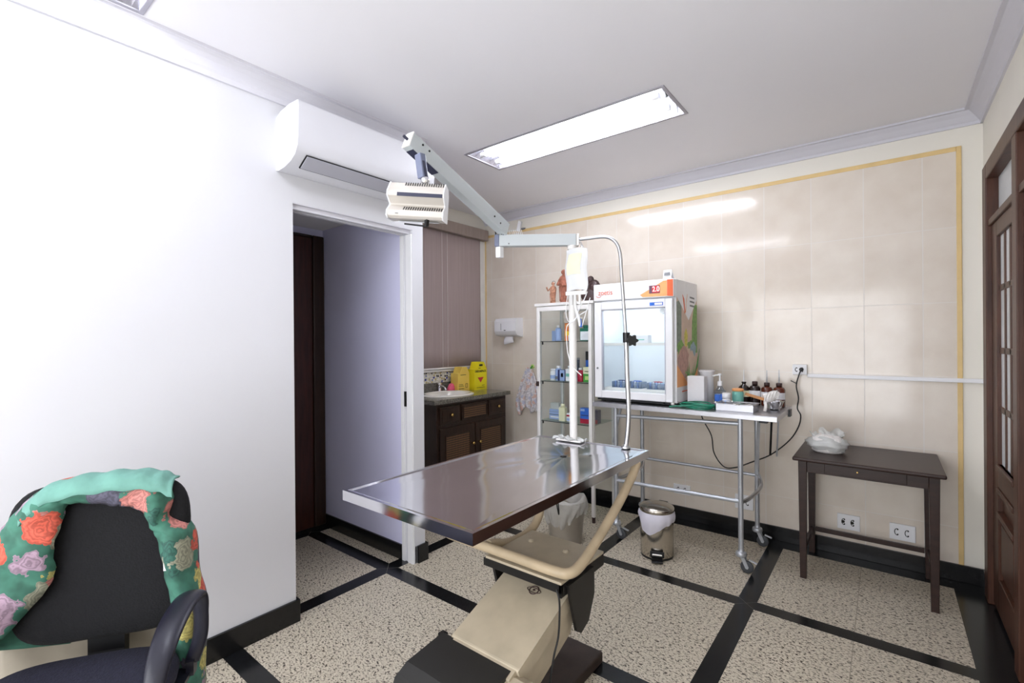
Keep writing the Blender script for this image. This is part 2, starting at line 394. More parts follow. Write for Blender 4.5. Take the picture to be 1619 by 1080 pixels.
ROT_RIGHT = Matrix.Rotation(R(90), 3, 'Z') @ ROT_FRONT          # faces +X
def unit(n): n = Vector(n); return n.normalized()

# ---------------------------------------------------------------- the setting
XL, XR, YB, YF, H = -2.43, 0.455, 3.89, -1.7, 2.8
XW, XC = -3.43, -3.52     # window wall, corridor end wall
Y0, Y1, Y2 = 1.235, 2.03, 2.12   # opening, partition wall faces
HD = 2.195

def floor():
    bx = [(-3.53, -3.43), (-2.575, -2.477), (-1.612, -1.515), (-0.66, -0.565), (0.305, 0.6)]
    by = [(-1.03, -0.935), (-0.075, 0.02), (0.88, 0.97), (1.84, 1.935), (2.80, 2.89), (3.74, 3.95)]
    jx = [-3.005, -2.045, -1.087, -0.128]; jy = [-1.5, -0.505, 0.43, 1.39, 2.35, 3.31]
    j = 0.0016
    xs = sorted({-3.8, 0.75} | {a for p in bx for a in p} | {a for q in jx for a in (q-j, q+j)})
    ys = sorted({-1.8, 4.0} | {a for p in by for a in p} | {a for q in jy for a in (q-j, q+j)})
    b = MB()
    for i in range(len(xs)-1):
        for k in range(len(ys)-1):
            cx, cy = (xs[i]+xs[i+1])/2, (ys[k]+ys[k+1])/2
            blk = any(p[0] < cx < p[1] for p in bx) or any(p[0] < cy < p[1] for p in by)
            jnt = any(abs(cx-q) < j for q in jx) or any(abs(cy-q) < j for q in jy)
            b.m = 1 if blk else (2 if jnt else 0)
            b.add([(xs[i], ys[k], 0), (xs[i+1], ys[k], 0), (xs[i+1], ys[k+1], 0), (xs[i], ys[k+1], 0)], [(0, 1, 2, 3)])
    b.m = 3
    for x0, x1 in bx[:4]:
        for y0, y1 in by[:5]:
            for (a, c) in (((x0, y0), (x1, y1)), ((x0, y1), (x1, y0))):
                d = Vector((c[0]-a[0], c[1]-a[1], 0)).normalized(); n = Vector((-d.y, d.x, 0))*0.0007; A = Vector((*a, 0.0004)); Cc = Vector((*c, 0.0004))
                b.add([A-n, Cc-n, Cc+n, A+n], [(0, 1, 2, 3)])
    b.m = 1; b.box(-3.8, 0.75, -1.8, 4.0, -0.08, -0.002)
    struct(b.build('floor', ['terrazzo', 'floor_black', 'floor_joint', 'floor_black_joint']))
floor()
# ceiling with two recesses for the light fixtures
FIX = [(-2.345, -0.925, 2.47, 2.83), (-2.345, -0.925, 0.21, 0.57)]
def ceiling():
    b = MB(); xs = [-3.9, FIX[0][0], FIX[0][1], 0.75]; ys = [-1.8, 0.21, 0.57, 2.47, 2.83, 4.0]
    for i in range(3):
        for k in range(5):
            if i == 1 and k in (1, 3): continue
            b.box(xs[i], xs[i+1], ys[k], ys[k+1], H, H+0.1)
    struct(b.build('ceiling', 'ceiling_paint'))
ceiling()
b = MB(); b.box(XL-0.12, XL, YF, Y0, 0, H); b.box(XL-0.12, XL, Y0, Y1, HD, H); b.box(XL-0.12, XL, Y1, Y2, 0, H)
struct(b.build('wall_left', 'paint'))
b = MB(); b.box(XC-0.1, XL-0.12, Y1, Y2, 0, H)
struct(b.build('wall_partition', 'lavender_paint'))
b = MB(); b.box(-3.9, 0.75, YB, YB+0.1, 0, H); struct(b.build('wall_back', 'cream_paint'))
DR0, DR1, DRZ = 1.9, 3.75, 2.41
b = MB(); b.box(XR, XR+0.12, YF, DR0, 0, H); b.box(XR, XR+0.12, DR0, DR1, DRZ, H); b.box(XR, XR+0.12, DR1, YB, 0, H)
struct(b.build('wall_right', 'cream_paint'))
b = MB(); b.box(-3.9, 0.75, YF-0.1, YF, 0, H); struct(b.build('wall_front', 'paint'))
b = MB(); b.box(XW-0.12, XW, Y2, YB, 0, H); struct(b.build('wall_window', 'cream_paint'))
b = MB()
for q in ((-2.37, 0.40, 0.12, 0.18), (-2.37, 0.40, 2.32, 2.38), (-2.37, -2.31, 0.18, 2.32), (0.34, 0.40, 0.18, 2.32)): b.box(q[0], q[1], YF, YF+0.04, q[2], q[3])
struct(b.build('fill_light_frame', 'white_enamel', bevel=0.003))  # made-up window frame, out of view, set around the added fill light
# corridor shell
b = MB(); b.box(XC-0.1, XC, 0.2, Y1, 0, H); struct(b.build('wall_corridor', 'lavender_paint'))
b = MB(); b.box(XC-0.1, XL-0.12, 0.1, 0.2, 0, H); struct(b.build('wall_corridor_end', 'paint'))
b = MB(); b.box(XC, XL-0.12, 0.2, Y1, 2.35, 2.42); struct(b.build('ceiling_corridor', 'ceiling_paint'))

# tiles on the back wall and their gold border
b = MB(); b.box(XW, 0.338, YB-0.008, YB, 0, 2.576); o = b.build('wall_back_tiles', 'wall_tile'); struct(o)
b = MB(); b.box(0.338, 0.362, YB-0.0112, YB, 0, 2.605); b.box(XW, 0.338, YB-0.011, YB, 2.576, 2.605); b.box(XW+0.0, XW+0.016, YB-0.012, YB, 0, 2.576)
struct(b.build('trim_1', 'gold_strip', bevel=0.003))
# cornices
def cornice(name, p0, p1, inward, d=0.085, h=0.085):
    p0, p1, n = Vector(p0), Vector(p1), Vector(inward); b = MB()
    prof = [(0, -h), (0.012, -h), (0.014, -h*0.8), (0.022, -h*0.72), (d*0.5, -h*0.42), (d*0.68, -h*0.26), (d*0.74, -h*0.18), (d*0.78, -h*0.14), (d, -0.012), (d, 0), (0, 0)]
    b.prism(prof, lambda a, c, t: (p0+(p1-p0)*t)+n*a+Vector((0, 0, c)), 0, 1)
    struct(b.build(name, 'cornice'))
cornice('trim_2', (XL, YF, H), (XL, Y2, H), (1, 0, 0), 0.05, 0.12)
cornice('trim_3', (XW, YB, H), (XR, YB, H), (0, -1, 0))
cornice('trim_4', (XR, YF, H), (XR, YB, H), (-1, 0, 0))
# baseboards
def bb(name, *boxes):
    b = MB()
    for q in boxes: b.box(*q)
    struct(b.build(name, 'black_granite', bevel=0.002))
bb('baseboard_left', (XL, XL+0.016, YF, Y0+0.016, 0, 0.115), (XL-0.12, XL, Y0, Y0+0.016, 0, 0.115), (XL, XL+0.016, Y1+0.02, Y2+0.016, 0, 0.115), (XL-0.035, XL, Y2, Y2+0.016, 0, 0.115), (XL-0.018, XL, Y1+0.004, Y1+0.02, 0, 0.115))
bb('baseboard_back', (XW, XR, YB-0.024, YB-0.008, 0, 0.1))
bb('baseboard_right', (XR-0.016, XR, YF, DR0-0.1, 0, 0.1), (XR-0.014, XR, DR1+0.02, YB-0.024, 0, 0.1))
bb('baseboard_corridor', (XC, XL-0.12, Y1-0.014, Y1, 0, 0.1), (XC, XC+0.03, 0.2, Y1-0.014, 0, 0.03))
# grey frame round the opening
b = MB(); b.box(XL-0.10, XL-0.07, Y0, Y1, HD-0.03, HD); b.box(XL-0.05, XL-0.02, Y0, Y1, HD-0.03, HD)
b.box(XL-0.12, XL, Y0, Y1, HD-0.006, HD)
struct(b.build('trim_5', 'cornice', bevel=0.002))
b = MB(); b.box(XL-0.115, XL-0.085, Y1-0.012, Y1+0.01, 0, HD-0.03); b.box(XL-0.055, XL-0.002, Y1-0.012, Y1+0.01, 0, HD-0.03)
struct(b.build('trim_6', 'white_plastic', bevel=0.002))
b = MB(); b.box(XL-0.078, XL-0.062, Y1-0.014, Y1-0.002, 1.03, 1.13)
o = b.build('strike_plate', 'black_metal', bevel=0.002); tag(o, 'small dark strike plate on the white jamb of the opening', 'strike plate')
# corridor door
b = MB(); b.box(XC, XC+0.035, 1.10, 1.92, 0.03, 2.27)
o = struct(b.build('door_2', 'corridor_door_wood', bevel=0.004))
b = MB(); b.box(XC, XC+0.05, 1.92, 2.014, 0.03, 2.29); b.box(XC, XC+0.05, 1.04, 1.10, 0.03, 2.31); b.box(XC, XC+0.05, 1.10, 1.92, 2.27, 2.29)
b.build('door_frame', 'wood_dark', o, bevel=0.015, bseg=3)
# raceway
b = MB(); b.box(-0.43, XR-0.001, YB-0.026, YB-0.008, 1.19, 1.215); tag(b.build('cable_raceway', 'white_plastic', bevel=0.003), 'long thin white cable channel along the tiles to the door', 'cable channel')

# ---------------------------------------------------------------- right door
def door_right():
    x = XR
    b = MB()
    b.box(x-0.022, x+0.12, 3.64, DR1, 0, DRZ); b.box(x-0.022, x+0.12, DR0, 2.0, 0, DRZ); b.box(x-0.022, x+0.12, 2.0, 3.64, DRZ-0.085, DRZ)
    root = struct(b.build('door_1', 'door_wood', bevel=0.006))
    b = MB(); b.box(x-0.012, x+0.06, 2.0, 3.64, 2.065, 2.10)
    b.box(x-0.02, x+0.07, 2.885, 2.975, 0.0, DRZ-0.085)
    b.build('mullion', 'door_wood', root, bevel=0.004)
    for y0, y1 in ((2.975, 3.64), (2.0, 2.885)):
        b = MB(); b.box(x+0.03, x+0.036, y0, y1, 2.10, DRZ-0.085); b.build('transom_glass', 'frosted_glass', root)
        s = 0.15
        lf = MB(); f0, f1 = y0+s*0.8, y1-s
        lf.box(x+0.0, x+0.045, y0+0.003, f0, 0.02, 2.065); lf.box(x+0.0, x+0.045, f1, y1-0.003, 0.02, 2.065)
        lf.box(x+0.0, x+0.045, f0, f1, 1.985, 2.065); lf.box(x+0.0, x+0.045, f0, f1, 0.68, 0.80); lf.box(x+0.0, x+0.045, f0, f1, 0.02, 0.20)
        lf.box(x-0.008, x+0.03, f0, f1, 0.775, 0.80); lf.box(x-0.008, x+0.03, f0, f1, 0.655, 0.68); lf.box(x-0.008, x+0.03, f0, f1, 0.53, 0.555)
        lf.box(x+0.018, x+0.03, f0, f1, 0.2, 0.68)
        lf.box(x+0.004, x+0.03, f0+0.05, f1-0.05, 0.25, 0.50)
        leaf = lf.build('leaf', 'door_wood', root, bevel=0.004)
        n = 3; p = (f1-f0)/n
        b = MB()
        for i in range(1, n): b.box(x+0.010, x+0.03, f0+i*p-0.015, f0+i*p+0.015, 0.80, 1.985)
        for z in (1.085, 1.39, 1.715): b.box(x+0.010, x+0.03, f0, f1, z-0.016, z+0.016)
        b.build('glazing_bars', 'door_wood', root, bevel=0.004)
        b = MB(); b.box(x+0.016, x+0.022, f0, f1, 0.80, 1.985); b.build('glass', 'frosted_glass', root)
door_right()

# ---------------------------------------------------------------- window with blind (alcove)
b = MB(); b.box(XW, XW+0.012, 3.765, 3.845, 1.05, 2.60); b.box(XW, XW+0.012, 2.35, 3.765, 2.56, 2.60)
b.box(XW, XW+0.03, 2.33, 3.765, 1.165, 1.185)
wnd = struct(b.build('window_1', 'white_enamel', bevel=0.003))
t = thing('vertical_blind', 'mauve grey fabric window blind with pelmet above the sink', 'blind', (XW+0.02, 3.07, 1.19))
b = MB()
b.grid(lambda u, v: (XW+0.03+0.0012*math.sin(60*u)*0.5, 2.40+1.365*u, 1.195+v*1.37), 90, 8)
b.build('slat_panel', 'blind', t, solid=0.002)
b = MB(); b.box(XW+0.002, XW+0.085, 2.36, 3.84, 2.535, 2.645); b.build('pelmet', 'valance', t, bevel=0.003)
b = MB(); b.box(XW+0.022, XW+0.036, 2.40, 3.765, 1.19, 1.205); b.build('bottom_rail', 'white_enamel', t)
b = MB()
for y in (3.2, 3.27): b.cyl((XW+0.043, y, 1.21), (XW+0.043, y, 2.53), 0.0015, 6)
b.build('cord', 'wire_white', t)
b = MB(); b.box(XW, XW+0.008, 2.2, 3.76, 1.06, 1.165); tag(b.build('flowered_splash_tiles', 'flower_tile'), 'blue and yellow flowered tile strip behind the sink', 'tiles', kind='structure')

# ---------------------------------------------------------------- ceiling lights
def fixture(f, label, tm='lamp_tube'):
    x0, x1, y0, y1 = f
    t = thing('ceiling_light', label, 'light', ((x0+x1)/2, (y0+y1)/2, H))
    b = MB(); w_ = 0.018
    b.box(x0-w_, x1+w_, y0-w_, y0, H-0.006, H+0.002); b.box(x0-w_, x1+w_, y1, y1+w_, H-0.006, H+0.002); b.box(x0-w_, x0, y0, y1, H-0.006, H+0.002); b.box(x1, x1+w_, y0, y1, H-0.006, H+0.002)
    b.build('frame', 'fixture_frame', t, bevel=0.002)
    b = MB()   # inverted tray with two troughs
    def prof(s):   # s 0..1 across y
        u = (s*2) % 1.0 if s < 1 else 1.0
        return 0.06-0.03*(abs(2*u-1)**3)
    n = 24
    b.grid(lambda u, v: (x0+0.04+(x1-x0-0.08)*u, y0+(y1-y0)*v, H+(prof(v) if 0 < v < 1 else 0.0)), 1, n)
    b.build('reflector', 'reflector', t)
    for xa, xb in ((x0, x0+0.045), (x1, x1-0.045)):   # end plates, faceted bright metal
        b = MB()
        m = 14
        for k in range(m):
            ya, yb = y0+(y1-y0)*k/m, y0+(y1-y0)*(k+1)/m; q = 0.004*(k % 2)
            b.add([(xa, ya, H), (xa, yb, H), (xb+q, yb, H+0.06), (xb-q, ya, H+0.06)], [(0, 1, 2, 3)])
        b.build('end_plate', 'reflector_edge', t)
    for yy in (y0+(y1-y0)*0.27, y0+(y1-y0)*0.73):
        b = MB(); b.cyl((x0+0.09, yy, H+0.011), (x1-0.09, yy, H+0.011), 0.016, 14); tb = b.build('fluorescent_tube', tm, t)
        for xa in (x0+0.05, x1-0.09): b = MB(); b.cyl((xa, yy, H+0.011), (xa+0.04, yy, H+0.011), 0.017, 12); b.build('end_cap', 'white_plastic', tb)
    b = MB(); b.box(x0-0.01, x1+0.01, y0-0.01, y1+0.01, H+0.085, H+0.1); b.build('housing', 'white_enamel', t)
fixture(FIX[0], 'lit recessed double fluorescent ceiling light between the air conditioner and tiled wall')
fixture(FIX[1], 'recessed fluorescent ceiling light at the top left edge, mostly cut off by the photo', 'lamp_tube_weak')

# ---------------------------------------------------------------- air conditioner
def ac():
    y0, y1 = 1.15, 2.02
    t = thing('air_conditioner', 'white wall mounted split air conditioner above the doorway', 'air conditioner', (XL, 1.585, 2.33))
    prof = [(0, 2.335), (0.10, 2.325), (0.19, 2.345), (0.225, 2.40), (0.235, 2.47), (0.237, 2.56), (0.235, 2.618), (0.225, 2.632), (0.16, 2.645), (0.07, 2.66), (0.0, 2.635)]
    prof = [(0.0, 2.335), (0.03, 2.33), (0.09, 2.335), (0.15, 2.35), (0.195, 2.375), (0.218, 2.41), (0.226, 2.46), (0.23, 2.54), (0.232, 2.60), (0.23, 2.622), (0.222, 2.628), (0.14, 2.632), (0.05, 2.622), (0.0, 2.60)]
    b = MB(); b.prism(prof, lambda a, c, q: (XL+a, q, c), y0, y1, True); b.build('body', 'ac_plastic', t, bevel=0.003)
    b = MB(); b.prism([(0.085, 2.326), (0.15, 2.3435), (0.200, 2.371), (0.207, 2.3745), (0.152, 2.3445), (0.088, 2.328)], lambda a, c, q: (XL+a, q, c), y0+0.07, y1-0.07)
    b = MB()
    pa = Vector((XL+0.135, 0, 2.337)); pb = Vector((XL+0.204, 0, 2.378)); n = Vector((0.5, 0, -0.86))
    b.obox(((pa+pb)/2+n*0.004+Vector((0, (y0+y1)/2, 0))), (pb-pa)/2, Vector((0, (y1-y0)/2-0.055, 0)), n*0.004); b.build('louver', 'ac_louver', t, bevel=0.002)
    b = MB(); c = (pa+pb)/2+n*0.002+Vector((0, (y0+y1)/2, 0)); b.obox(c, (pb-pa)/2*1.08, Vector((0, (y1-y0)/2-0.05, 0)), n*0.003); b.build('louver_gap', 'black_plastic', t)
ac()

# ---------------------------------------------------------------- sink cabinet
def sink():
    x1, y0, y1, zt = -2.90, 2.64, 3.64, 0.97
    xb = XW+0.001
    t = thing('sink_cabinet', 'dark brown wooden vanity cabinet with cane lattice doors under the sink', 'cabinet', (-3.17, 3.14, 0))
    b = MB(); b.box(xb, -2.93, 2.69, 2.71, 0.06, zt-0.035); b.box(xb, -2.93, 3.58, 3.60, 0.06, zt-0.035); b.box(xb, xb+0.015, 2.71, 3.58, 0.06, zt-0.035); b.box(xb+0.015, -2.95, 2.71, 3.58, 0.06, 0.08); b.box(-2.95, -2.93, 2.71, 3.58, 0.06, zt-0.035); b.box(xb+0.02, -2.97, 2.71, 3.58, 0.0, 0.06); b.build('body', 'wood_dark', t, bevel=0.003)
    X = -2.93
    def panel(name, ya, yb, za, zb, inner, kn, bord=0.022):
        b = MB(); b.box(X, X+0.016, ya, yb, za, zb); p = b.build(name, 'wood_dark', t, bevel=0.004)
        if inner:
            b = MB(); b.box(X+0.0155, X+0.0175, ya+bord, yb-bord, za+bord, zb-bord); b.build('cane_panel', 'cane_lattice', p)
            b = MB()
            for q in ((ya+bord-0.008, ya+bord, za+bord, zb-bord), (yb-bord, yb-bord+0.008, za+bord, zb-bord), (ya+bord-0.008, yb-bord+0.008, zb-bord, zb-bord+0.008), (ya+bord-0.008, yb-bord+0.008, za+bord-0.008, za+bord)): b.box(X+0.015, X+0.022, *q)
            b.build('panel_moulding', 'wood_dark', p, bevel=0.002)
        else:
            b = MB(); b.box(X+0.015, X+0.020, ya+bord, yb-bord, za+bord, zb-bord); b.build('raised_panel', 'wood_dark', p, bevel=0.003)
        if kn:
            b = MB(); b.lathe([(0.006, 0), (0.005, 0.012), (0.012, 0.018), (0.015, 0.026), (0.011, 0.034), (0, 0.037)], (X+0.014, kn[0], kn[1]), 14, 'x'); b.build('knob', 'brass', p)
        return p
    panel('drawer', 2.715, 2.955, 0.755, 0.905, False, (2.835, 0.835)); panel('drawer', 3.335, 3.575, 0.765, 0.905, False, (3.455, 0.84))
    panel('lattice_front', 2.975, 3.315, 0.765, 0.905, True, None)
    panel('door', 2.715, 3.14, 0.10, 0.725, True, (3.10, 0.55), 0.07); panel('door', 3.15, 3.575, 0.10, 0.725, True, (3.19, 0.55), 0.07)
    # counter with hole for the basin is hidden by the rim
    c = thing('granite_countertop', 'speckled grey granite counter around the oval sink', 'countertop', (-3.17, 3.14, zt-0.035))
    b = MB(); cx, cy, ra, rb = -3.17, 3.05, 0.19, 0.245
    n = 40; ring = [(cx+ra*math.cos(2*PI*k/n), cy+rb*math.sin(2*PI*k/n)) for k in range(n)]
    def edge(k):
        a = 2*PI*k/n; dx, dy = math.cos(a), math.sin(a); ts = []
        if dx > 1e-6: ts.append((x1-cx)/dx)
        if dx < -1e-6: ts.append((xb-cx)/dx)
        if dy > 1e-6: ts.append((y1-cy)/dy)
        if dy < -1e-6: ts.append((y0-cy)/dy)
        q = min(ts); return (cx+dx*q, cy+dy*q)
    angs = sorted([2*PI*k/n for k in range(n)]+[math.atan2(sy-cy, sx-cx) % (2*PI) for sx in (x1, xb) for sy in (y0, y1)])
    def edge2(a):
        dx, dy = math.cos(a), math.sin(a); ts = []
        if abs(dx) > 1e-9: ts.append(((x1 if dx > 0 else xb)-cx)/dx)
        if abs(dy) > 1e-9: ts.append(((y1 if dy > 0 else y0)-cy)/dy)
        q = min(ts); return (cx+dx*q, cy+dy*q)
    I = [(cx+ra*math.cos(a), cy+rb*math.sin(a)) for a in angs]; E = [edge2(a) for a in angs]; m = len(angs)
    for z, rev in ((zt, False), (zt-0.035, True)):
        v = [(*p, z) for p in I]+[(*p, z) for p in E]
        b.add(v, [((k, m+k, m+(k+1) % m, (k+1) % m) if not rev else (k, (k+1) % m, m+(k+1) % m, m+k)) for k in range(m)])
    v = [(*p, zt-0.035) for p in E]+[(*p, zt) for p in E]; b.add(v, [(k, (k+1) % m, m+(k+1) % m, m+k) for k in range(m)])
    v = [(*p, zt-0.035) for p in I]+[(*p, zt) for p in I]; b.add(v, [(k, m+k, m+(k+1) % m, (k+1) % m) for k in range(m)])
    b.build('slab', 'granite_counter', c)
    b = MB(); b.box(xb, xb+0.02, y0, y1, zt, zt+0.09); b.build('upstand', 'granite_counter', c, bevel=0.002)
    t2 = thing('sink_basin', 'oval cream ceramic drop-in sink in the granite counter', 'sink', (cx, cy, zt-0.12))
    b = MB(); b.lathe([(0.0, -0.115), (0.06, -0.112), (0.13, -0.08), (0.165, -0.02), (0.176, 0.006), (0.184, 0.014), (0.198, 0.015), (0.214, 0.008), (0.218, 0.0005), (0.184, 0.0), (0.176, -0.02), (0.14, -0.09), (0.06, -0.122), (0, -0.125)], (cx, cy, zt), 48, 'z', (1.0, 1.26)); b.build('bowl', 'ceramic', t2)
    b = MB(); b.lathe([(0.0, 0.0), (0.022, 0.0), (0.022, 0.003), (0, 0.003)], (cx, cy, zt-0.114), 16); b.build('drain', 'chrome', t2)
    t3 = thing('faucet', 'small chrome tap at the back of the sink', 'faucet', (-3.375, 3.14, zt))
    b = MB(); b.lathe([(0.024, 0), (0.024, 0.006), (0.017, 0.012), (0.016, 0.055), (0.012, 0.065), (0, 0.068)], (-3.375, 3.14, zt+0.0), 18)
    b.tube(catmull([(-3.375, 3.14, zt+0.04), (-3.33, 3.13, zt+0.062), (-3.28, 3.12, zt+0.05), (-3.265, 3.12, zt+0.03)], 6), 0.009, 10); b.build('spout', 'chrome', t3)
    b = MB(); b.lathe([(0.008, 0), (0.02, 0.006), (0.022, 0.018), (0.014, 0.028), (0, 0.03)], (-3.375, 3.14, zt+0.066), 12); b.build('handle', 'chrome', t3)
    b = MB(); b.ball((-3.35, 3.275, zt+0.001), 1, 0.035, 0.05, 0.078, 16, 10, lambda x, y, z: (1 if z > 0 else 0.02)*(1+0.06*math.sin(9*x+7*y)))
    tag(b.build('soap_case', 'pink'), 'small pink rounded soap case behind the sink', 'soap dish')
    def sharps(cx_, cy_, wd, ht, dep, rz, label, m, txt):
        th = thing('sharps_box', label, 'box', (cx_, cy_, zt), rz)
        b = MB(); h = wd/2
        poly = [(-h, 0), (h, 0), (h, ht*0.74), (h*0.55, ht), (-h*0.3, ht), (-h*0.62, ht*0.74), (-h, ht*0.74)]
        b.prism(poly, lambda a, c2, q: (q, a, c2), -dep/2, dep/2); b.build('carton', m, th, bevel=0.002, local=True)
        return th
    s1 = sharps(-3.325, 3.372, 0.16, 0.235, 0.10, 0, 'ochre yellow sharps carton beside the pink soap case', 'ochre_card', 0)
    b = MB(); b.box(0.0505, 0.0515, -0.045, 0.03, 0.155, 0.16); b.box(0.0505, 0.0515, -0.07, -0.01, 0.06, 0.064); b.box(0.0505, 0.0515, -0.07, -0.0, 0.045, 0.049); b.box(0.0505, 0.0515, -0.07, 0.0, 0.02, 0.024)
    b.box(0.0505, 0.0515, 0.025, 0.03, 0.03, 0.07); b.box(0.0505, 0.0515, 0.05, 0.055, 0.03, 0.07); b.box(0.0505, 0.0515, 0.025, 0.055, 0.03, 0.034); b.box(0.0505, 0.0515, 0.025, 0.055, 0.066, 0.07)
    b.build('print', 'ink', s1, local=True)
    s2 = sharps(-3.27, 3.56, 0.185, 0.28, 0.10, 0, 'bright yellow sharps carton at the right end of the counter', 'yellow_card', 1)
    text('DESCARPACK', 0.03, Vector((-3.27+0.0512, 3.56, zt+0.185)), ROT_RIGHT, 'ink', s2, 'lettering', bold=0.0006, squash=0.86)
    b = MB(); b.box(0.0505, 0.0515, -0.02, 0.03, 0.237, 0.256); b.box(0.0505, 0.0515, -0.03, 0.0, 0.214, 0.219); b.box(0.0505, 0.0515, -0.06, 0.06, 0.02, 0.024); b.box(0.0505, 0.0515, 0.02, 0.06, 0.04, 0.044)
    b.build('print', 'ink', s2, local=True)
    b = MB(); b.add([(0.0507, -0.045, 0.125), (0.0507, 0.0, 0.07), (0.0507, 0.045, 0.125)], [(0, 1, 2)]); b.build('symbol', 'ink_red', s2, local=True)
sink()

# ---------------------------------------------------------------- towel dispenser, towel
t = thing('towel_dispenser', 'white paper towel dispenser mounted on the tiled wall', 'dispenser', (-3.06, YB-0.008, 1.5))
b = MB(); b.prism([(0, 1.50), (-0.10, 1.52), (-0.125, 1.56), (-0.125, 1.66), (-0.10, 1.69), (0, 1.70)], lambda a, c, q: (q, YB-0.008+a, c), -3.20, -2.92); b.build('cover', 'white_plastic', t, bevel=0.012, bseg=3)
b = MB(); b.box(-3.07, -3.05, YB-0.137, YB-0.132, 1.565, 1.572); b.build('keyhole', 'black_plastic', t)
b = MB(); b.box(-3.111, -3.109, YB-0.136, YB-0.133, 1.57, 1.64); b.build('level_slot', 'black_plastic', t)
b = MB(); b.grid(lambda u, v: (-3.12+0.13*u+0.02*(1-v)*(0.5-u), YB-0.07-0.01*math.sin(3*v), 1.505-0.085*v*(1-0.3*u)), 6, 6); b.build('paper', 'paper', t, solid=0.002)
t = thing('wall_hook', 'lime green towel hook stuck on the tiles', 'hook', (-2.80, YB-0.008, 1.185))
b = MB(); b.lathe([(0, 0), (0.022, 0.0), (0.022, 0.006), (0, 0.007)], (-2.80, YB-0.0145, 1.2), 16, 'y'); b.build('backing', 'lime', t)
b = MB(); b.tube(catmull([(-2.80, YB-0.014, 1.205), (-2.80, YB-0.03, 1.195), (-2.80, YB-0.04, 1.18), (-2.80, YB-0.045, 1.195)], 5), 0.006, 8); b.build('prong', 'green', t)
b = MB()
def tw(u, v):
    wd = 0.03+0.125*min(1, v*1.5)**0.8; a = (u-0.5)
    fold = 0.016*math.sin(a*26)*min(1, v*2)
    tail = 0.10*(abs(a)*2) + 0.05*math.sin(a*11)
    z = 1.19-v*(0.46+tail*0.6-0.05)
    return (-2.83+a*2*wd*(1.0-0.25*max(0, v-0.8)*5)-0.015*v, YB-0.035+fold, z)
b.grid(tw, 30, 24)
tag(b.build('hand_towel', 'towel_print', solid=0.004), 'pale printed hand towel hanging from the green hook', 'towel')

# ---------------------------------------------------------------- glass cabinet
def glass_cab():
    x0, x1, y0, y1, zt = -2.365, -1.825, 3.34, 3.74, 1.765
    t = thing('medicine_cabinet', 'tall white metal display cabinet with glass doors and shelves', 'cabinet', ((x0+x1)/2, 3.54, 0))
    w_ = 0.026
    for (x, y) in ((x0, y0+0.012), (x1-w_, y0+0.012), (x0, y1-w_), (x1-w_, y1-w_)):
        b = MB(); b.box(x, x+w_, y, y+w_, 0.045, zt-0.012); p = b.build('post', 'white_enamel', t, bevel=0.002)
        b = MB(); b.cyl((x+w_/2, y+w_/2, 0.0), (x+w_/2, y+w_/2, 0.045), 0.014, 12); b.build('foot', 'dark_brown', p)
    b = MB(); b.box(x0-0.015, x1+0.015, y0-0.012, y1+0.008, zt-0.012, zt+0.012); b.build('top', 'white_enamel', t, bevel=0.003)
    b = MB()
    for z in (0.30,):
        b.box(x0+w_, x1-w_, y1-w_, y1, z, z+0.022); b.box(x0+w_, x1-w_, y0+0.012, y0+0.012+w_, z, z+0.022)
        b.box(x0, x0+w_, y0+0.04, y1-w_, z, z+0.022); b.box(x1-w_, x1, y0+0.04, y1-w_, z, z+0.022)
    b.box(x0+w_, x1-w_, y1-w_, y1, zt-0.04, zt-0.012)
    b.build('rail', 'white_enamel', t, bevel=0.002)
    # door frame
    b = MB(); f = 0.034
    b.box(x0+0.004, x0+f, y0-0.006, y0+0.012, 0.32, zt-0.016); b.box(x1-f, x1-0.004, y0-0.006, y0+0.012, 0.32, zt-0.016)
    b.box(x0+f, x1-f, y0-0.006, y0+0.012, zt-0.055, zt-0.016); b.box(x0+f, x1-f, y0-0.006, y0+0.012, 0.32, 0.355)
    d = b.build('door', 'white_enamel', t, bevel=0.002)
    b = MB(); b.box(x0+f, x1-f, y0+0.001, y0+0.004, 0.355, zt-0.055); b.build('pane', 'glass', d)
    b = MB(); b.box(x0+0.005, x0+0.026, y0-0.022, y0-0.006, 1.07, 1.11); b.cyl((x0+0.016, y0-0.03, 1.09), (x0+0.016, y0-0.02, 1.09), 0.009, 12); b.build('latch', 'dark_brown', d)
    for z in (1.50, 0.6): b = MB(); b.box(x1-0.012, x1+0.0, y0-0.012, y0-0.004, z, z+0.08); b.build('hinge', 'white_enamel', d, bevel=0.002)
    b = MB(); b.box(x0+0.010, x0+0.013, y0+0.04, y1-w_, 0.32, zt-0.02); b.build('side_glass', 'glass', t)
    b = MB(); b.box(x1-0.013, x1-0.010, y0+0.04, y1-w_, 0.32, zt-0.02); b.build('side_glass', 'glass', t)
    for z in (1.455, 1.115, 0.775, 0.42):
        b = MB(); b.box(x0+0.015, x1-0.015, y0+0.02, y1-0.03, z-0.006, z); p = b.build('shelf', 'shelf_glass', t)
        b = MB(); b.box(x0+0.03, x1-0.03, y0+0.018, y0+0.0215, z-0.006, z-0.001)
        for xx in (x0+0.028, x1-0.034): b.box(xx, xx+0.006, y0+0.038, y0+0.05, z-0.03, z-0.006)
        b.build('bracket', 'black_metal', p)
    b = MB(); b.box(-2.15, -2.075, YB-0.026, YB-0.009, 0.3, 1.72)
glass_cab()
ITEM_G = None
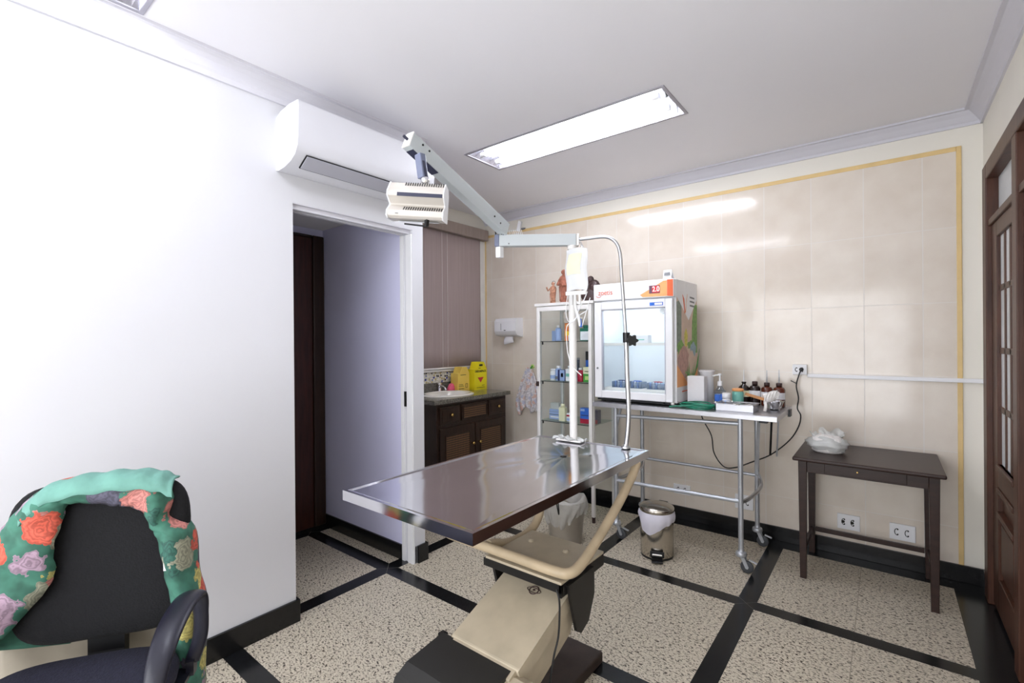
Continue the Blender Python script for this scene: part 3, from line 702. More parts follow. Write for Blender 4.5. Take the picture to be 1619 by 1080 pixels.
def bottle(name, label, cat, x, y, z, r, h, m, cap, cap_h=0.02, neck=0.45, lab=None, grp=None, sq=False, lz=(0.2, 0.6), spout=0, spm='clear_plastic', shoulder=0.72):
    t = thing(name, label, cat, (x, y, z), 0, grp)
    b = MB()
    if sq: b.box(-r, r, -r*0.7, r*0.7, 0, h*0.8); b.lathe([(r*neck, h*0.8), (r*neck, h-cap_h)], (0, 0, 0), 14); b.build('body', m, t, bevel=0.004, local=True)
    else: b.lathe([(0, 0), (r*0.9, 0), (r, 0.004), (r, h*shoulder), (r*0.85, h*(shoulder+0.07)), (r*neck, h*(shoulder+0.15)), (r*neck, h-cap_h), (0, h-cap_h)], (0, 0, 0), 20); b.build('body', m, t, local=True)
    b = MB(); b.lathe([(0, h-cap_h), (r*neck*1.25, h-cap_h), (r*neck*1.25, h-0.002), (r*neck, h), (0, h)], (0, 0, 0), 14); c = b.build('cap', cap, t, local=True)
    if spout:
        b = MB(); b.tube([(0, 0, h-0.002), (0, 0, h+spout*0.3), (0, 0, h+spout)], 0.006, 8, r2=0.0018); b.build('spout', spm, c, local=True)
    if lab:
        b = MB()
        if sq: b.box(-r*0.85, r*0.85, -r*0.7-0.0012, -r*0.7-0.0002, h*lz[0], h*lz[1])
        else:
            b.grid(lambda u, v: ((r+0.0006)*math.cos(-2.9+2.7*u), (r+0.0006)*math.sin(-2.9+2.7*u), h*(lz[0]+(lz[1]-lz[0])*v)), 16, 1)
        b.build('label', lab, t, local=True)
    return t
def carton(label, x, y, z, wx, wy, h, m, bands=(), grp=None, rot=0, cat='box', name='medicine_box'):
    t = thing(name, label, cat, (x, y, z), rot, grp)
    b = MB(); b.box(-wx/2, wx/2, -wy/2, wy/2, 0, h); b.build('carton', m, t, bevel=0.0015, local=True)
    for (a0, a1, b0, b1, mm) in bands:
        b = MB(); b.box(-wx/2+wx*a0, -wx/2+wx*a1, -wy/2-0.0008, -wy/2-0.0001, h*b0, h*b1); b.build('print', mm, t, local=True)
    return t
G1, G2, G3 = 'medicines on the top glass shelf', 'medicines on the middle glass shelf', 'medicines on the lower glass shelf'
yy = 3.45
bottle('dropper_bottle', 'clear blue bottle with white cap on the top cabinet shelf', 'bottle', -2.213, yy, 1.4555, 0.028, 0.135, 'pale_blue', 'white_plastic', 0.025, grp=G1, lz=(0.1, 0.5), lab='pale_blue')
carton('pale clear pack leaning at the left end of the top cabinet shelf', -2.28, yy+0.05, 1.4555, 0.05, 0.03, 0.09, 'pale_blue', grp=G1)
carton('orange and yellow medicine carton on the top cabinet shelf', -2.107, yy, 1.4555, 0.06, 0.04, 0.15, 'orange', [(0.1, 0.9, 0.3, 0.55, 'yellow'), (0.1, 0.9, 0.8, 0.95, 'orange_pale')], G1)
bottle('small_bottle', 'tiny white bottle in front of the orange carton', 'bottle', -2.066, yy-0.055, 1.4555, 0.014, 0.06, 'white_plastic', 'white_plastic', 0.012, grp=G1)
bottle('plastic_bottle', 'teal bottle with pink and white label on the top cabinet shelf', 'bottle', -1.94, yy, 1.4555, 0.045, 0.13, 'teal', 'teal', 0.02, 0.5, lab='paper', grp=G1, lz=(0.05, 0.6), sq=True)
bottle('pill_bottle', 'white pill bottle with small navy mark at the left of the middle shelf', 'bottle', -2.272, yy, 1.1155, 0.025, 0.10, 'white_plastic', 'white_plastic', 0.02, 0.7, lab='pale_blue', grp=G2, lz=(0.15, 0.45))
bottle('syrup_bottle', 'lilac bottle with white cap on the middle shelf', 'bottle', -2.222, yy+0.01, 1.1155, 0.027, 0.125, 'pale_blue', 'white_plastic', 0.025, 0.5, lab='ink_grey', grp=G2, lz=(0.1, 0.3))
carton('navy and pale blue medicine box on the middle shelf', -2.17, yy-0.01, 1.1155, 0.07, 0.04, 0.095, 'navy', [(0.3, 0.98, 0.02, 0.98, 'pale_blue'), (0.45, 0.8, 0.35, 0.7, 'navy')], G2)
bottle('tall_bottle', 'white bottle with green print beside the lamp column on the middle shelf', 'bottle', -2.098, yy, 1.1155, 0.034, 0.13, 'white_plastic', 'white_plastic', 0.02, 0.5, lab='aqua_label', grp=G2, lz=(0.3, 0.5), sq=True)
bottle('plastic_bottle', 'dark red bottle with white cap on the middle shelf', 'bottle', -1.995, yy, 1.1155, 0.028, 0.115, 'crimson', 'white_plastic', 0.018, 0.5, lab='crimson', grp=G2)
carton('green and white medicine box at the right end of the middle shelf', -1.928, yy, 1.1155, 0.065, 0.045, 0.125, 'green', [(0.0, 1.0, 0.55, 1.0, 'cream'), (0.2, 0.8, 0.68, 0.72, 'ink_grey'), (0.25, 0.75, 0.15, 0.4, 'lime')], G2)
t = carton('leaning blue packet with a printed dark face behind the green box', -1.965, yy+0.13, 1.1155, 0.11, 0.01, 0.25, 'blue', [(0.45, 1.0, 0.45, 0.95, 'skin_print'), (0.0, 0.4, 0.7, 1.0, 'ink'), (0.0, 0.35, 0.1, 0.3, 'pale_blue')], G2, name='printed_packet')
t = thing('plastic_cups', 'stack of clear plastic cups at the back of the middle shelf', 'cups', (-2.13, 3.60, 1.1155), 0, G2)
b = MB(); b.lathe([(0.028, 0), (0.034, 0.17), (0.036, 0.172), (0.034, 0.175), (0.031, 0.172), (0.027, 0.01)], (0, 0, 0), 18); b.build('cup', 'clear_plastic', t, local=True)
b = MB(); b.lathe([(0.029, 0.02), (0.035, 0.19), (0.037, 0.192)], (0, 0, 0), 18); b.build('inner_cup', 'clear_plastic', t, local=True)
carton('stack of pale packets at the left of the lower shelf', -2.26, yy+0.04, 0.7755, 0.12, 0.06, 0.085, 'pale_blue', [(0.0, 0.9, 0.45, 0.5, 'ink'), (0.0, 0.9, 0.75, 0.78, 'ink_grey'), (0.1, 0.8, 0.15, 0.3, 'paper')], G3)
carton('small clear packet lying on the pale packets', -2.27, yy+0.04, 0.861, 0.085, 0.05, 0.055, 'bag_clear', (), G3)
carton('small white box behind the cream bottle on the lower shelf', -2.205, yy+0.05, 0.7755, 0.06, 0.05, 0.11, 'paper', [(0.2, 0.8, 0.5, 0.6, 'ink_grey')], G3)
bottle('cream_bottle', 'tall cream plastic bottle on the lower shelf', 'bottle', -2.155, yy-0.03, 0.7755, 0.030, 0.145, 'cream', 'cream', 0.025, 0.5, grp=G3, sq=True)
carton('white box with red edge beside the cream bottle', -2.095, yy, 0.7755, 0.055, 0.05, 0.07, 'paper', [(0.0, 1, 0.6, 0.8, 'crimson'), (0.0, 1, 0.1, 0.4, 'pale_blue')], G3)
carton('blue medicine box with red lower band on the lower shelf', -1.945, yy, 0.7755, 0.085, 0.06, 0.125, 'blue', [(0, 1, 0, 0.3, 'crimson'), (0.05, 0.5, 0.8, 0.95, 'pale_blue'), (0.1, 0.9, 0.5, 0.56, 'navy')], G3)
carton('dark navy and red box at the right end of the lower shelf', -1.868, yy+0.03, 0.7755, 0.05, 0.06, 0.11, 'navy', [(0, 1, 0, 0.3, 'crimson')], G3)
# ---- figurines on the cabinet
def figurine(label, x, y, z, h, m, arms):
    t = thing('clay_figurine', label, 'figurine', (x, y, z))
    b = MB(); s = h
    b.lathe([(0, 0), (0.13*s, 0), (0.15*s, 0.03*s), (0.12*s, 0.07*s), (0.11*s, 0.25*s), (0.14*s, 0.5*s), (0.16*s, 0.68*s), (0.13*s, 0.78*s), (0.05*s, 0.83*s), (0.045*s, 0.86*s), (0.08*s, 0.89*s), (0.085*s, 0.94*s), (0.05*s, 0.985*s), (0, s)], (0, 0, 0), 18, 'z', (1, 0.8))
    b.tube([(0.12*s, -0.02*s, 0.72*s), (0.16*s, -0.1*s, 0.55*s), (0.03*s, -0.15*s, 0.52*s)], 0.04*s, 8)
    if arms: b.tube([(-0.12*s, -0.02*s, 0.72*s), (-0.22*s, -0.08*s, 0.62*s), (-0.27*s, -0.1*s, 0.78*s)], 0.04*s, 8)
    else: b.tube([(-0.12*s, -0.02*s, 0.72*s), (-0.15*s, -0.1*s, 0.56*s), (-0.02*s, -0.15*s, 0.54*s)], 0.04*s, 8)
    b.build('body', m, t, local=True)
    b = MB()
    for k in range(4): b.tube([(-0.1*s+0.06*s*k, -0.10*s, 0.5*s), (-0.08*s+0.055*s*k, -0.1*s, 0.08*s)], 0.014*s, 6)
    b.build('robe_folds', m, t, local=True)
    if arms:
        b = MB(); b.tube([(0.09*s*math.cos(a*PI/8), 0.01, 0.97*s+0.07*s*math.sin(a*PI/8)) for a in range(16)], 0.008*s, 6, closed=True); b.build('halo', 'dark_brown', t, local=True)
figurine('small clay saint figurine with halo on the cabinet top', -2.298, 3.5, 1.777, 0.20, 'terracotta_pale', True)
figurine('taller terracotta robed figurine on the cabinet beside the lamp column', -2.185, 3.5, 1.777, 0.30, 'terracotta', False)
t = thing('carved_figure', 'dark brown carved figure on the cabinet behind the drip tubes', 'figurine', (-1.925, 3.5, 1.777))
b = MB()
for (cx, cy, cz, r_, sx, sy, sz) in ((0, 0, 0.05, 0.08, 1, 0.6, 0.9), (-0.03, 0, 0.13, 0.05, 1, 0.7, 1), (0.035, 0, 0.12, 0.06, 0.9, 0.6, 1.1), (-0.05, 0, 0.07, 0.045, 1, 0.8, 1.2), (0.0, 0, 0.19, 0.03, 1, 0.8, 1)): b.ball((cx, cy, cz), r_, sx, sy, sz, 12, 8)
b.tube([(0.03, 0, 0.14), (0.07, 0, 0.15), (0.085, 0, 0.10)], 0.012, 8, r2=0.004)
b.build('body', 'dark_brown', t, local=True)
b = MB(); b.box(-0.06, 0.06, -0.035, 0.035, 0, 0.012); b.build('plinth', 'dark_brown', t, local=True)

# ---------------------------------------------------------------- trolley
def trolley():
    x0, x1, y0, y1, zt = -1.72, -0.50, 3.14, 3.70, 1.0
    t = thing('steel_trolley', 'steel topped trolley on four casters carrying the glass door fridge', 'trolley', ((x0+x1)/2, 3.42, 0))
    b = MB(); b.box(x0, x1, y0, y1, zt-0.004, zt)
    b.box(x0, x1, y0, y0+0.004, zt-0.032, zt-0.004); b.box(x0, x1, y1-0.004, y1, zt-0.032, zt-0.004); b.box(x0, x0+0.004, y0, y1, zt-0.032, zt-0.004); b.box(x1-0.004, x1, y0, y1, zt-0.032, zt-0.004)
    b.build('top', 'brushed_steel', t, bevel=0.0015)
    lx, rx, fy, by = -1.56, -0.715, 3.20, 3.68
    for (x, y) in ((lx, fy), (rx, fy), (lx, by), (rx, by)):
        b = MB(); b.cyl((x, y, 0.125), (x, y, zt-0.006), 0.0155, 16); leg = b.build('leg', 'painted_tube', t)
        b = MB(); b.lathe([(0.03, 0.105), (0.034, 0.115), (0.03, 0.13), (0.018, 0.136), (0.016, 0.15)], (x, y, 0), 16)
        hx, hy = x+0.03, y+0.02
        b.bar((x+0.002, y+0.004, 0.105), (x+0.034, y+0.004, 0.030), 0.004, 0.016, (1, 0, 0)) if 0 else b.prism([(-0.012, 0.108), (0.014, 0.108), (0.042, 0.040), (0.036, 0.028), (0.024, 0.030)], lambda a, c, q: (x+a, y+q, c), 0.002, 0.006)
        b.prism([(-0.012, 0.108), (0.014, 0.108), (0.042, 0.040), (0.036, 0.028), (0.024, 0.030)], lambda a, c, q: (x+a, y+q, c), 0.028, 0.032); b.box(x-0.012, x+0.014, y+0.002, y+0.032, 0.095, 0.108)
        b.obox((x+0.065, y+0.017, 0.078), (0.022, 0, -0.006), (0, 0.009, 0), (0.0, 0, 0.003))
        b.build('caster', 'painted_tube', leg, bevel=0.001)
        b = MB(); b.lathe([(0.012, 0.008), (0.036, 0.008), (0.038, 0.012), (0.038, 0.022), (0.036, 0.026), (0.012, 0.026)], (x+0.03, y, 0.038), 24, 'y'); b.build('wheel', 'wheel_rubber', leg)
    def rail(p0, p1, r=0.0115):
        b = MB(); b.cyl(p0, p1, r, 14); b.build('rail', 'painted_tube', t)
    rail((lx, fy, 0.905), (rx, fy, 0.93), 0.013); rail((lx, by, 0.92), (rx, by, 0.92))
    rail((lx, fy, 0.43), (rx, fy, 0.445), 0.013); rail((lx, by, 0.50), (rx, by, 0.50))
    for x in (lx, rx):
        b = MB(); b.tube(catmull([(x, fy, 0.44), (x+0.03, fy+0.1, 0.445), (x+0.05, (fy+by)/2+0.08, 0.46), (x+0.035, by-0.08, 0.5), (x, by, 0.52)], 6), 0.0125, 12); b.build('side_rail', 'tube_steel', t)
    b = MB()
    b.bar((rx+0.05, 3.50, 0.965), (rx+0.008, 3.62, 0.52), 0.02, 0.006); b.build('brace', 'painted_tube', t)
    b = MB(); b.box(rx+0.03, rx+0.07, 3.485, 3.515, 0.93, 0.968); b.box(rx+0.12, rx+0.16, y1-0.04, y1-0.03, 0.94, 0.966); b.cyl((rx+0.02, 3.4, 0.95), (rx+0.02, 3.4, 0.965), 0.02, 12); b.build('fitting', 'black_metal', t)
    b = MB(); b.bar((rx+0.11, 3.60, 0.966), (rx+0.09, 3.64, 0.66), 0.012, 0.008); b.build('fold_strut', 'black_metal', t)
    b = MB(); b.bar((rx+0.15, 3.60, 0.966), (rx+0.13, 3.64, 0.66), 0.008, 0.008); b.build('fold_strut', 'painted_tube', t)
    b = MB(); b.bar((lx+0.04, fy, 0.96), (lx-0.03, fy+0.02, 0.70), 0.012, 0.012); b.build('left_brace', 'painted_tube', t)
    b = MB(); b.box(x1-0.10, x1-0.055, y0+0.01, y0+0.05, zt-0.045, zt-0.03); b.box(x1-0.004, x1+0.012, y1-0.16, y1-0.10, zt-0.05, zt-0.005); b.build('clip', 'black_plastic', t)
trolley()

# ---------------------------------------------------------------- fridge
def fridge():
    x0, x1, y0, y1, z0, z1 = -1.735, -1.125, 3.20, 3.70, 1.0, 1.878
    t = thing('display_fridge', 'white glass door display fridge with animal picture on its side', 'fridge', ((x0+x1)/2, 3.45, z0))
    zb = z0+0.022; yd = y0+0.045   # carcass starts behind the door
    b = MB(); T = 0.035
    b.box(x0, x0+T, yd, y1, zb, z1-0.14); b.box(x1-T, x1, yd, y1, zb, z1-0.14); b.box(x0+T, x1-T, y1-T, y1, zb, z1-0.14); b.box(x0+T, x1-T, yd, y1-T, zb, zb+0.05)
    b.box(x0, x1, yd, y1, z1-0.14, z1); b.build('body', 'fridge_white', t, bevel=0.003)
    # header with display
    b = MB(); b.box(x0, x1, y0-0.002, yd, z1-0.125, z1); hd = b.build('header', 'fridge_white', t, bevel=0.006)
    yh = y0-0.0025
    def flat(poly, m, name='print', yv=yh, par=hd):
        b = MB(); b.prism(poly, lambda a, c, q: (a, q, c), yv-0.0006, yv); b.build(name, m, par)
    flat([(x1-0.045, z1-0.118), (x1-0.004, z1-0.122), (x1-0.004, z1-0.006), (x1-0.045, z1-0.006)], 'ink_orange')
    flat([(x1-0.22, z1-0.116), (x1-0.046, z1-0.118), (x1-0.046, z1-0.012), (x1-0.07, z1-0.012), (x1-0.15, z1-0.055), (x1-0.24, z1-0.100)], 'orange_pale', yv=yh+0.0003)
    flat([(x1-0.172, z1-0.095), (x1-0.095, z1-0.095), (x1-0.095, z1-0.040), (x1-0.172, z1-0.040)], 'display_dark', 'display_panel', yh-0.0008)
    flat([(x1-0.150, z1-0.090), (x1-0.098, z1-0.090), (x1-0.098, z1-0.045), (x1-0.150, z1-0.045)], 'display_red', 'display_window', yh-0.0015)
    text('2.0', 0.050, (x1-0.123, yh-0.0026, z1-0.067), ROT_FRONT, 'led', hd, 'display_digits', bold=0.0006, squash=0.85)
    text('zoetis', 0.052, (x0+0.100, yh-0.001, z1-0.066), ROT_FRONT, 'ink_orange', hd, 'lettering', squash=0.95)
    b = MB(); b.tube([(x0+0.045+0.022*math.cos(R(a)), yh-0.001, z1-0.078+0.02*math.sin(R(a))) for a in range(200, 345, 12)], 0.0016, 6); b.build('logo_swoosh', 'ink_orange', hd)
    # door
    b = MB(); f = 0.062; dz0, dz1 = zb+0.008, z1-0.135
    b.box(x0+0.004, x0+f, y0, yd-0.004, dz0, dz1); b.box(x1-f, x1-0.012, y0, yd-0.004, dz0, dz1); b.box(x0+f, x1-f, y0, yd-0.004, dz1-0.058, dz1); b.box(x0+f, x1-f, y0, yd-0.004, dz0, dz0+0.055)
    dr = b.build('door', 'fridge_white', t, bevel=0.006, bseg=3)
    b = MB(); b.box(x0+f-0.004, x1-f+0.004, y0+0.012, y0+0.016, dz0+0.05, dz1-0.053); b.build('pane', 'glass', dr)
    b = MB(); b.box(x0+f, x0+f+0.008, y0+0.004, y0+0.03, dz0+0.055, dz1-0.058); b.box(x1-f-0.006, x1-f, y0+0.004, y0+0.03, dz0+0.055, dz1-0.058); b.box(x0+f, x1-f, y0+0.004, y0+0.03, dz1-0.064, dz1-0.058); b.build('gasket', 'ac_louver', dr)
    b = MB(); b.box(x1-0.17, x1-0.075, y0-0.001, y0, dz1-0.045, dz1-0.022); s = b.build('sticker', 'blue', dr)
    b = MB(); b.box(x1-0.135, x1-0.08, y0-0.0016, y0-0.0009, dz1-0.041, dz1-0.026); b.build('sticker_print', 'paper', s)
    b = MB(); b.cyl((x1-0.09, y0+0.02, dz1-0.085), (x1-0.09, y0+0.035, dz1-0.085), 0.02, 16); b.build('vent_cap', 'white_plastic', dr)
    b = MB(); b.lathe([(0.008, 0), (0.008, 0.004), (0, 0.004)], (x0+0.03, y0-0.004, dz0+0.22), 14, 'y'); b.build('lock', 'ink_grey', dr)
    b = MB(); b.box(x0+T, x1-T, y1-T-0.004, y1-T-0.001, zb+0.05, z1-0.141); b.box(x0+T, x0+T+0.003, yd, y1-T, zb+0.05, z1-0.14); b.box(x1-T-0.003, x1-T, yd, y1-T, zb+0.05, z1-0.14); b.box(x0+T+0.003, x1-T-0.003, yd, y1-T-0.004, zb+0.05, zb+0.053); b.build('inner_liner', 'fridge_inside', t)
    b = MB(); b.box(x0+0.12, x1-0.22, yd+0.05, yd+0.07, z1-0.158, z1-0.143); b.build('interior_lamp', 'fridge_lamp', t)
    for z in (z0+0.435, z0+0.10):
        b = MB()
        for k in range(17): yk = yd+0.02+k*0.024; b.cyl((x0+T+0.006, yk, z), (x1-T-0.006, yk, z), 0.0022, 6)
        b.cyl((x0+T+0.01, yd+0.02, z-0.004), (x0+T+0.01, y1-0.05, z-0.004), 0.003, 6); b.cyl((x1-T-0.01, yd+0.02, z-0.004), (x1-T-0.01, y1-0.05, z-0.004), 0.003, 6)
        b.box(x0+T+0.006, x1-T-0.006, yd+0.008, yd+0.014, z-0.016, z+0.004); b.build('wire_shelf', 'white_enamel', t)
    for x in (x0+0.04, x1-0.04):
        for y in (y0+0.07, y1-0.05):
            b = MB(); b.cyl((x, y, z0), (x, y, zb), 0.016, 12); b.build('foot', 'black_plastic', t)
    b = MB(); b.box(x0+0.01, x1-0.01, yd-0.01, y1-0.02, zb-0.012, zb); b.box(x0+0.06, x1-0.08, y0+0.01, yd-0.01, zb-0.006, zb+0.004); b.build('base_tray', 'black_plastic', t)
    b = MB(); b.cyl((x1-0.02, y0+0.02, zb-0.008), (x1-0.02, y0+0.02, dz0+0.002), 0.012, 12); b.build('hinge', 'white_enamel', t)
    # picture on the right side
    xs = x1+0.0004
    def pic(poly, m, lay):
        b = MB(); b.prism(poly, lambda a, c, q: (q, y0+a, z0+c), xs, xs+0.0004*lay); b.build('picture_piece', m, pnl)
    b = MB(); b.box(x1, x1+0.0004, yd+0.004, y1-0.002, zb+0.002, z1-0.002); pnl = b.build('side_picture', 'fridge_white', t)
    pic([(0.05, 0.13), (0.495, 0.13), (0.495, 0.80), (0.05, 0.80)], 'art_wood', 1.2)
    pic([(0.05, 0.72), (0.05, 0.38), (0.14, 0.36), (0.15, 0.70), (0.12, 0.74)], 'art_grey', 1.6)
    pic([(0.495, 0.72), (0.495, 0.36), (0.44, 0.36), (0.37, 0.45), (0.38, 0.60), (0.43, 0.72)], 'art_green', 1.6)
    pic([(0.25, 0.80), (0.05, 0.885-0.01+0.0), (0.05, 0.76), (0.30, 0.60), (0.495, 0.76), (0.495, 0.87), (0.25, 0.87)], 'fridge_white', 2.2)
    def blob(cy, cz, ry, rz, m, lay, wob=0.0, n=26, k=5):
        pic([(cy+ry*(1+wob*math.sin(k*a*2*PI/n))*math.cos(2*PI*a/n), cz+rz*(1+wob*math.sin(k*a*2*PI/n+1))*math.sin(2*PI*a/n)) for a in range(n)], m, lay)
    blob(0.13, 0.40, 0.07, 0.055, 'art_green', 2.0, 0.12)
    blob(0.24, 0.47, 0.035, 0.065, 'art_bird', 2.4, 0.1)
    blob(0.34, 0.42, 0.07, 0.03, 'art_green', 2.0, 0.2)
    blob(0.40, 0.385, 0.065, 0.055, 'art_blue', 2.6, 0.1)
    blob(0.19, 0.30, 0.12, 0.115, 'art_rabbit', 3.0, 0.05)
    blob(0.36, 0.29, 0.075, 0.085, 'art_wood', 3.2, 0.08)
    for q in range(9):
        a = 0.22+q*0.03; pic([(a, 0.13+abs(q-4)*0.02), (a+0.035, 0.14+abs(q-4)*0.02), (a+0.05+0.01*(q-4), 0.24+0.03*(q % 3)+max(0, q-5)*0.03)], 'art_leaf', 3.6+0.1*q)
    pic([(0.05, 0.13), (0.05, 0.285), (0.29, 0.13)], 'orange_pale', 5.0)
    pic([(0.495, 0.13), (0.495, 0.25), (0.36, 0.13)], 'orange_pale', 5.0)
    pic([(0.27, 0.13), (0.37, 0.13), (0.32, 0.165)], 'art_leaf', 5.2)
    pic([(0.17, 0.78), (0.215, 0.645), (0.225, 0.66), (0.205, 0.75)], 'ink_orange', 5.4); pic([(0.275, 0.79), (0.222, 0.645), (0.238, 0.66), (0.255, 0.75)], 'orange_pale', 5.4)
    for z in (0.775, 0.745, 0.715): pic([(0.33, z), (0.43, z-0.004), (0.43, z-0.016), (0.33, z-0.012)], 'ink_grey', 5.4)
    pic([(0.15+0.0, 0.085), (0.47, 0.085), (0.47, 0.098), (0.15, 0.098)], 'ink_orange', 1.4)
    pic([(0.10, 0.083), (0.47, 0.083), (0.47, 0.09), (0.10, 0.09)], 'fridge_white', 1.8)
    # contents
    G = 'packs inside the fridge'
    zs = z0+0.1025
    def tray(label, x, wd, top, z=zs, y=yd+0.10, h=0.045):
        c = thing('vial_tray', label, 'tray', (x, y, z), 0, G)
        b = MB(); b.box(-wd/2, wd/2, -0.05, 0.05, 0, 0.004); b.box(-wd/2, wd/2, -0.05, -0.047, 0, h); b.box(-wd/2, wd/2, 0.047, 0.05, 0, h); b.box(-wd/2, -wd/2+0.003, -0.05, 0.05, 0, h); b.box(wd/2-0.003, wd/2, -0.05, 0.05, 0, h); b.build('tray_body', 'clear_plastic', c, local=True)
        for k in range(int(wd/0.022)-1):
            b = MB(); b.lathe([(0, 0.004), (0.008, 0.004), (0.008, h*0.7), (0.005, h*0.85), (0.005, h*1.1), (0, h*1.1)], (-wd/2+0.02+k*0.022, -0.03, 0), 10); b.build('vial', 'paper' if k % 2 else 'pale_blue', c, local=True)
        b = MB(); b.ball((0.0, 0, h*1.12), 0.03, 1.2, 0.7, 0.16, 12, 6); b.build('top_pack', top, c, local=True)
    tray('clear vial tray with navy pack at the left on the lowest fridge shelf', x0+0.16, 0.12, 'navy')
    tray('clear vial tray with blue pack in the middle of the lowest fridge shelf', x0+0.285, 0.10, 'blue')
    tray('clear vial tray with red pack at the right of the lowest fridge shelf', x0+0.44, 0.13, 'crimson')
    c = thing('vial_rack', 'small lilac capped vial rack behind glass in the middle of the fridge', 'rack', (x0+0.31, y1-0.10, z0+0.30), 0, G)
    c = thing('medicine_box', 'white box with green print on the upper fridge shelf', 'box', (x0+0.33, yd+0.10, z0+0.4375), 0, G)
    b = MB(); b.box(-0.05, 0.05, -0.03, 0.03, 0, 0.055); b.build('carton', 'paper', c, local=True)
    b = MB(); b.box(-0.045, 0.02, -0.0308, -0.0301, 0.02, 0.028); b.build('print', 'aqua_label', c, local=True)
    bpy.data.objects.remove([o for o in bpy.data.objects if o.name == 'vial_rack'][0])
fridge()
t = thing('digital_thermometer', 'small white digital thermometer standing on the fridge', 'thermometer', (-1.215, 3.33, 1.878))
nrm = Vector((0, -0.97, 0.24))
b = MB(); b.obox((-1.215, 3.33, 1.918), (0.03, 0, 0), (0, 0.0075, 0.033)if 0 else (0, 0.009, 0.0395), (0, 0.005, -0.001)); b.build('case', 'white_plastic', t, bevel=0.002)
b = MB(); b.obox((-1.215, 3.3215, 1.928), (0.02, 0, 0), (0, 0.003, 0.011), (0, 0.0014, 0)); b.build('screen', 'ink_grey', t)
b = MB(); b.bar((-1.19, 3.335, 1.94), (-1.185, 3.375, 1.880), 0.02, 0.002); b.build('stand', 'white_plastic', t)

# ---------------------------------------------------------------- things on the trolley
ZT = 1.0005
t = thing('paper_towel_stack', 'upright white pack of paper towels beside the fridge', 'paper towels', (-1.03, 3.42, ZT))
b = MB(); b.box(-1.095, -0.98, 3.37, 3.44, ZT, 1.205); b.build('stack', 'paper', t, bevel=0.004)
b = MB()
t = thing('paper_roll', 'crumpled white paper roll behind the towel pack', 'paper roll', (-1.01, 3.54, ZT))
b = MB(); b.lathe([(0, 0), (0.045, 0), (0.045, 0.2), (0.05, 0.225), (0.058, 0.235), (0.05, 0.238), (0.02, 0.232), (0, 0.232)], (-1.01, 3.54, ZT), 18); b.build('roll', 'paper', t)
t = thing('gel_dispenser', 'clear pump bottle of blue gel beside the paper towels', 'bottle', (-0.905, 3.48, ZT))
b = MB(); b.box(-0.94, -0.872, 3.455, 3.505, ZT, ZT+0.105); b.lathe([(0.03, 0.105), (0.018, 0.125), (0.013, 0.13), (0.013, 0.14)], (-0.906, 3.48, ZT), 16); b.build('bottle', 'clear_plastic', t, bevel=0.006)
b = MB(); b.box(-0.936, -0.876, 3.459, 3.501, ZT+0.003, ZT+0.08); b.build('gel', 'pale_blue', t, bevel=0.004)
b = MB(); b.box(-0.934, -0.90, 3.453, 3.4545, ZT+0.03, ZT+0.075); b.box(-0.897, -0.877, 3.453, 3.4545, ZT+0.025, ZT+0.08); b.build('label', 'blue', t)
b = MB(); b.lathe([(0.014, 0.135), (0.017, 0.138), (0.015, 0.165), (0.006, 0.17), (0.006, 0.205), (0.012, 0.21), (0.012, 0.22), (0, 0.222)], (-0.906, 3.48, ZT), 14); b.bar((-0.906, 3.48, ZT+0.214), (-0.95, 3.46, ZT+0.205), 0.012, 0.009); b.build('pump', 'white_plastic', t, bevel=0.001)
bottle('cream_jar', 'small white jar with a white lid beside the blue gel', 'jar', -0.845, 3.40, ZT, 0.027, 0.098, 'white_plastic', 'white_plastic', 0.04, 0.78, lab='pale_blue', lz=(0.1, 0.5), shoulder=0.5)
bottle('ointment_jar', 'aqua jar with orange lid behind the steel tray', 'jar', -0.80, 3.52, ZT, 0.036, 0.12, 'aqua_label', 'orange_pale', 0.018, 0.84, lab='aqua_label', lz=(0.1, 0.6), shoulder=0.76)
GB = 'dark bottles behind the steel tray'
bottle('dark_bottle', 'nearly black bottle with white spout, leftmost of the four dark bottles', 'bottle', -0.785, 3.63, ZT, 0.036, 0.16, 'dark_glass', 'dark_glass', 0.01, 0.35, lab='cream', grp=GB, lz=(0.35, 0.62), spout=0.085, spm='white_plastic')
bottle('dark_bottle', 'dark bottle with grey screw cap and no spout', 'bottle', -0.715, 3.63, ZT, 0.036, 0.165, 'dark_glass', 'dark_brown', 0.022, 0.4, lab='paper', grp=GB, lz=(0.38, 0.62))
bottle('dark_bottle', 'amber red bottle with pale spout behind the wooden handle', 'bottle', -0.640, 3.63, ZT, 0.036, 0.16, 'amber_glass', 'dark_brown', 0.022, 0.4, lab='paper', grp=GB, lz=(0.35, 0.6), spout=0.085)
bottle('dark_bottle', 'amber bottle with clear spout, rightmost of the four dark bottles', 'bottle', -0.566, 3.63, ZT, 0.037, 0.16, 'amber_glass', 'dark_brown', 0.022, 0.4, lab='paper', grp=GB, lz=(0.32, 0.6), spout=0.09)
t = thing('instrument_tray', 'shallow rectangular steel tray holding instruments at the trolley front', 'tray', (-0.755, 3.30, ZT))
b = MB(); x0, x1, y0, y1 = -0.875, -0.635, 3.215, 3.385
b.box(x0+0.01, x1-0.01, y0+0.01, y1-0.01, ZT, ZT+0.003)
for q in ((x0+0.008, x0+0.012, y0+0.008, y1-0.008), (x1-0.012, x1-0.008, y0+0.008, y1-0.008), (x0+0.008, x1-0.008, y0+0.008, y0+0.012), (x0+0.008, x1-0.008, y1-0.012, y1-0.008)): b.box(*q, ZT, ZT+0.045)
for q in ((x0, x0+0.012, y0, y1), (x1-0.012, x1, y0, y1), (x0, x1, y0, y0+0.012), (x0, x1, y1-0.012, y1)): b.box(*q, ZT+0.043, ZT+0.047)
b.build('pan', 'tray_steel', t, bevel=0.002)
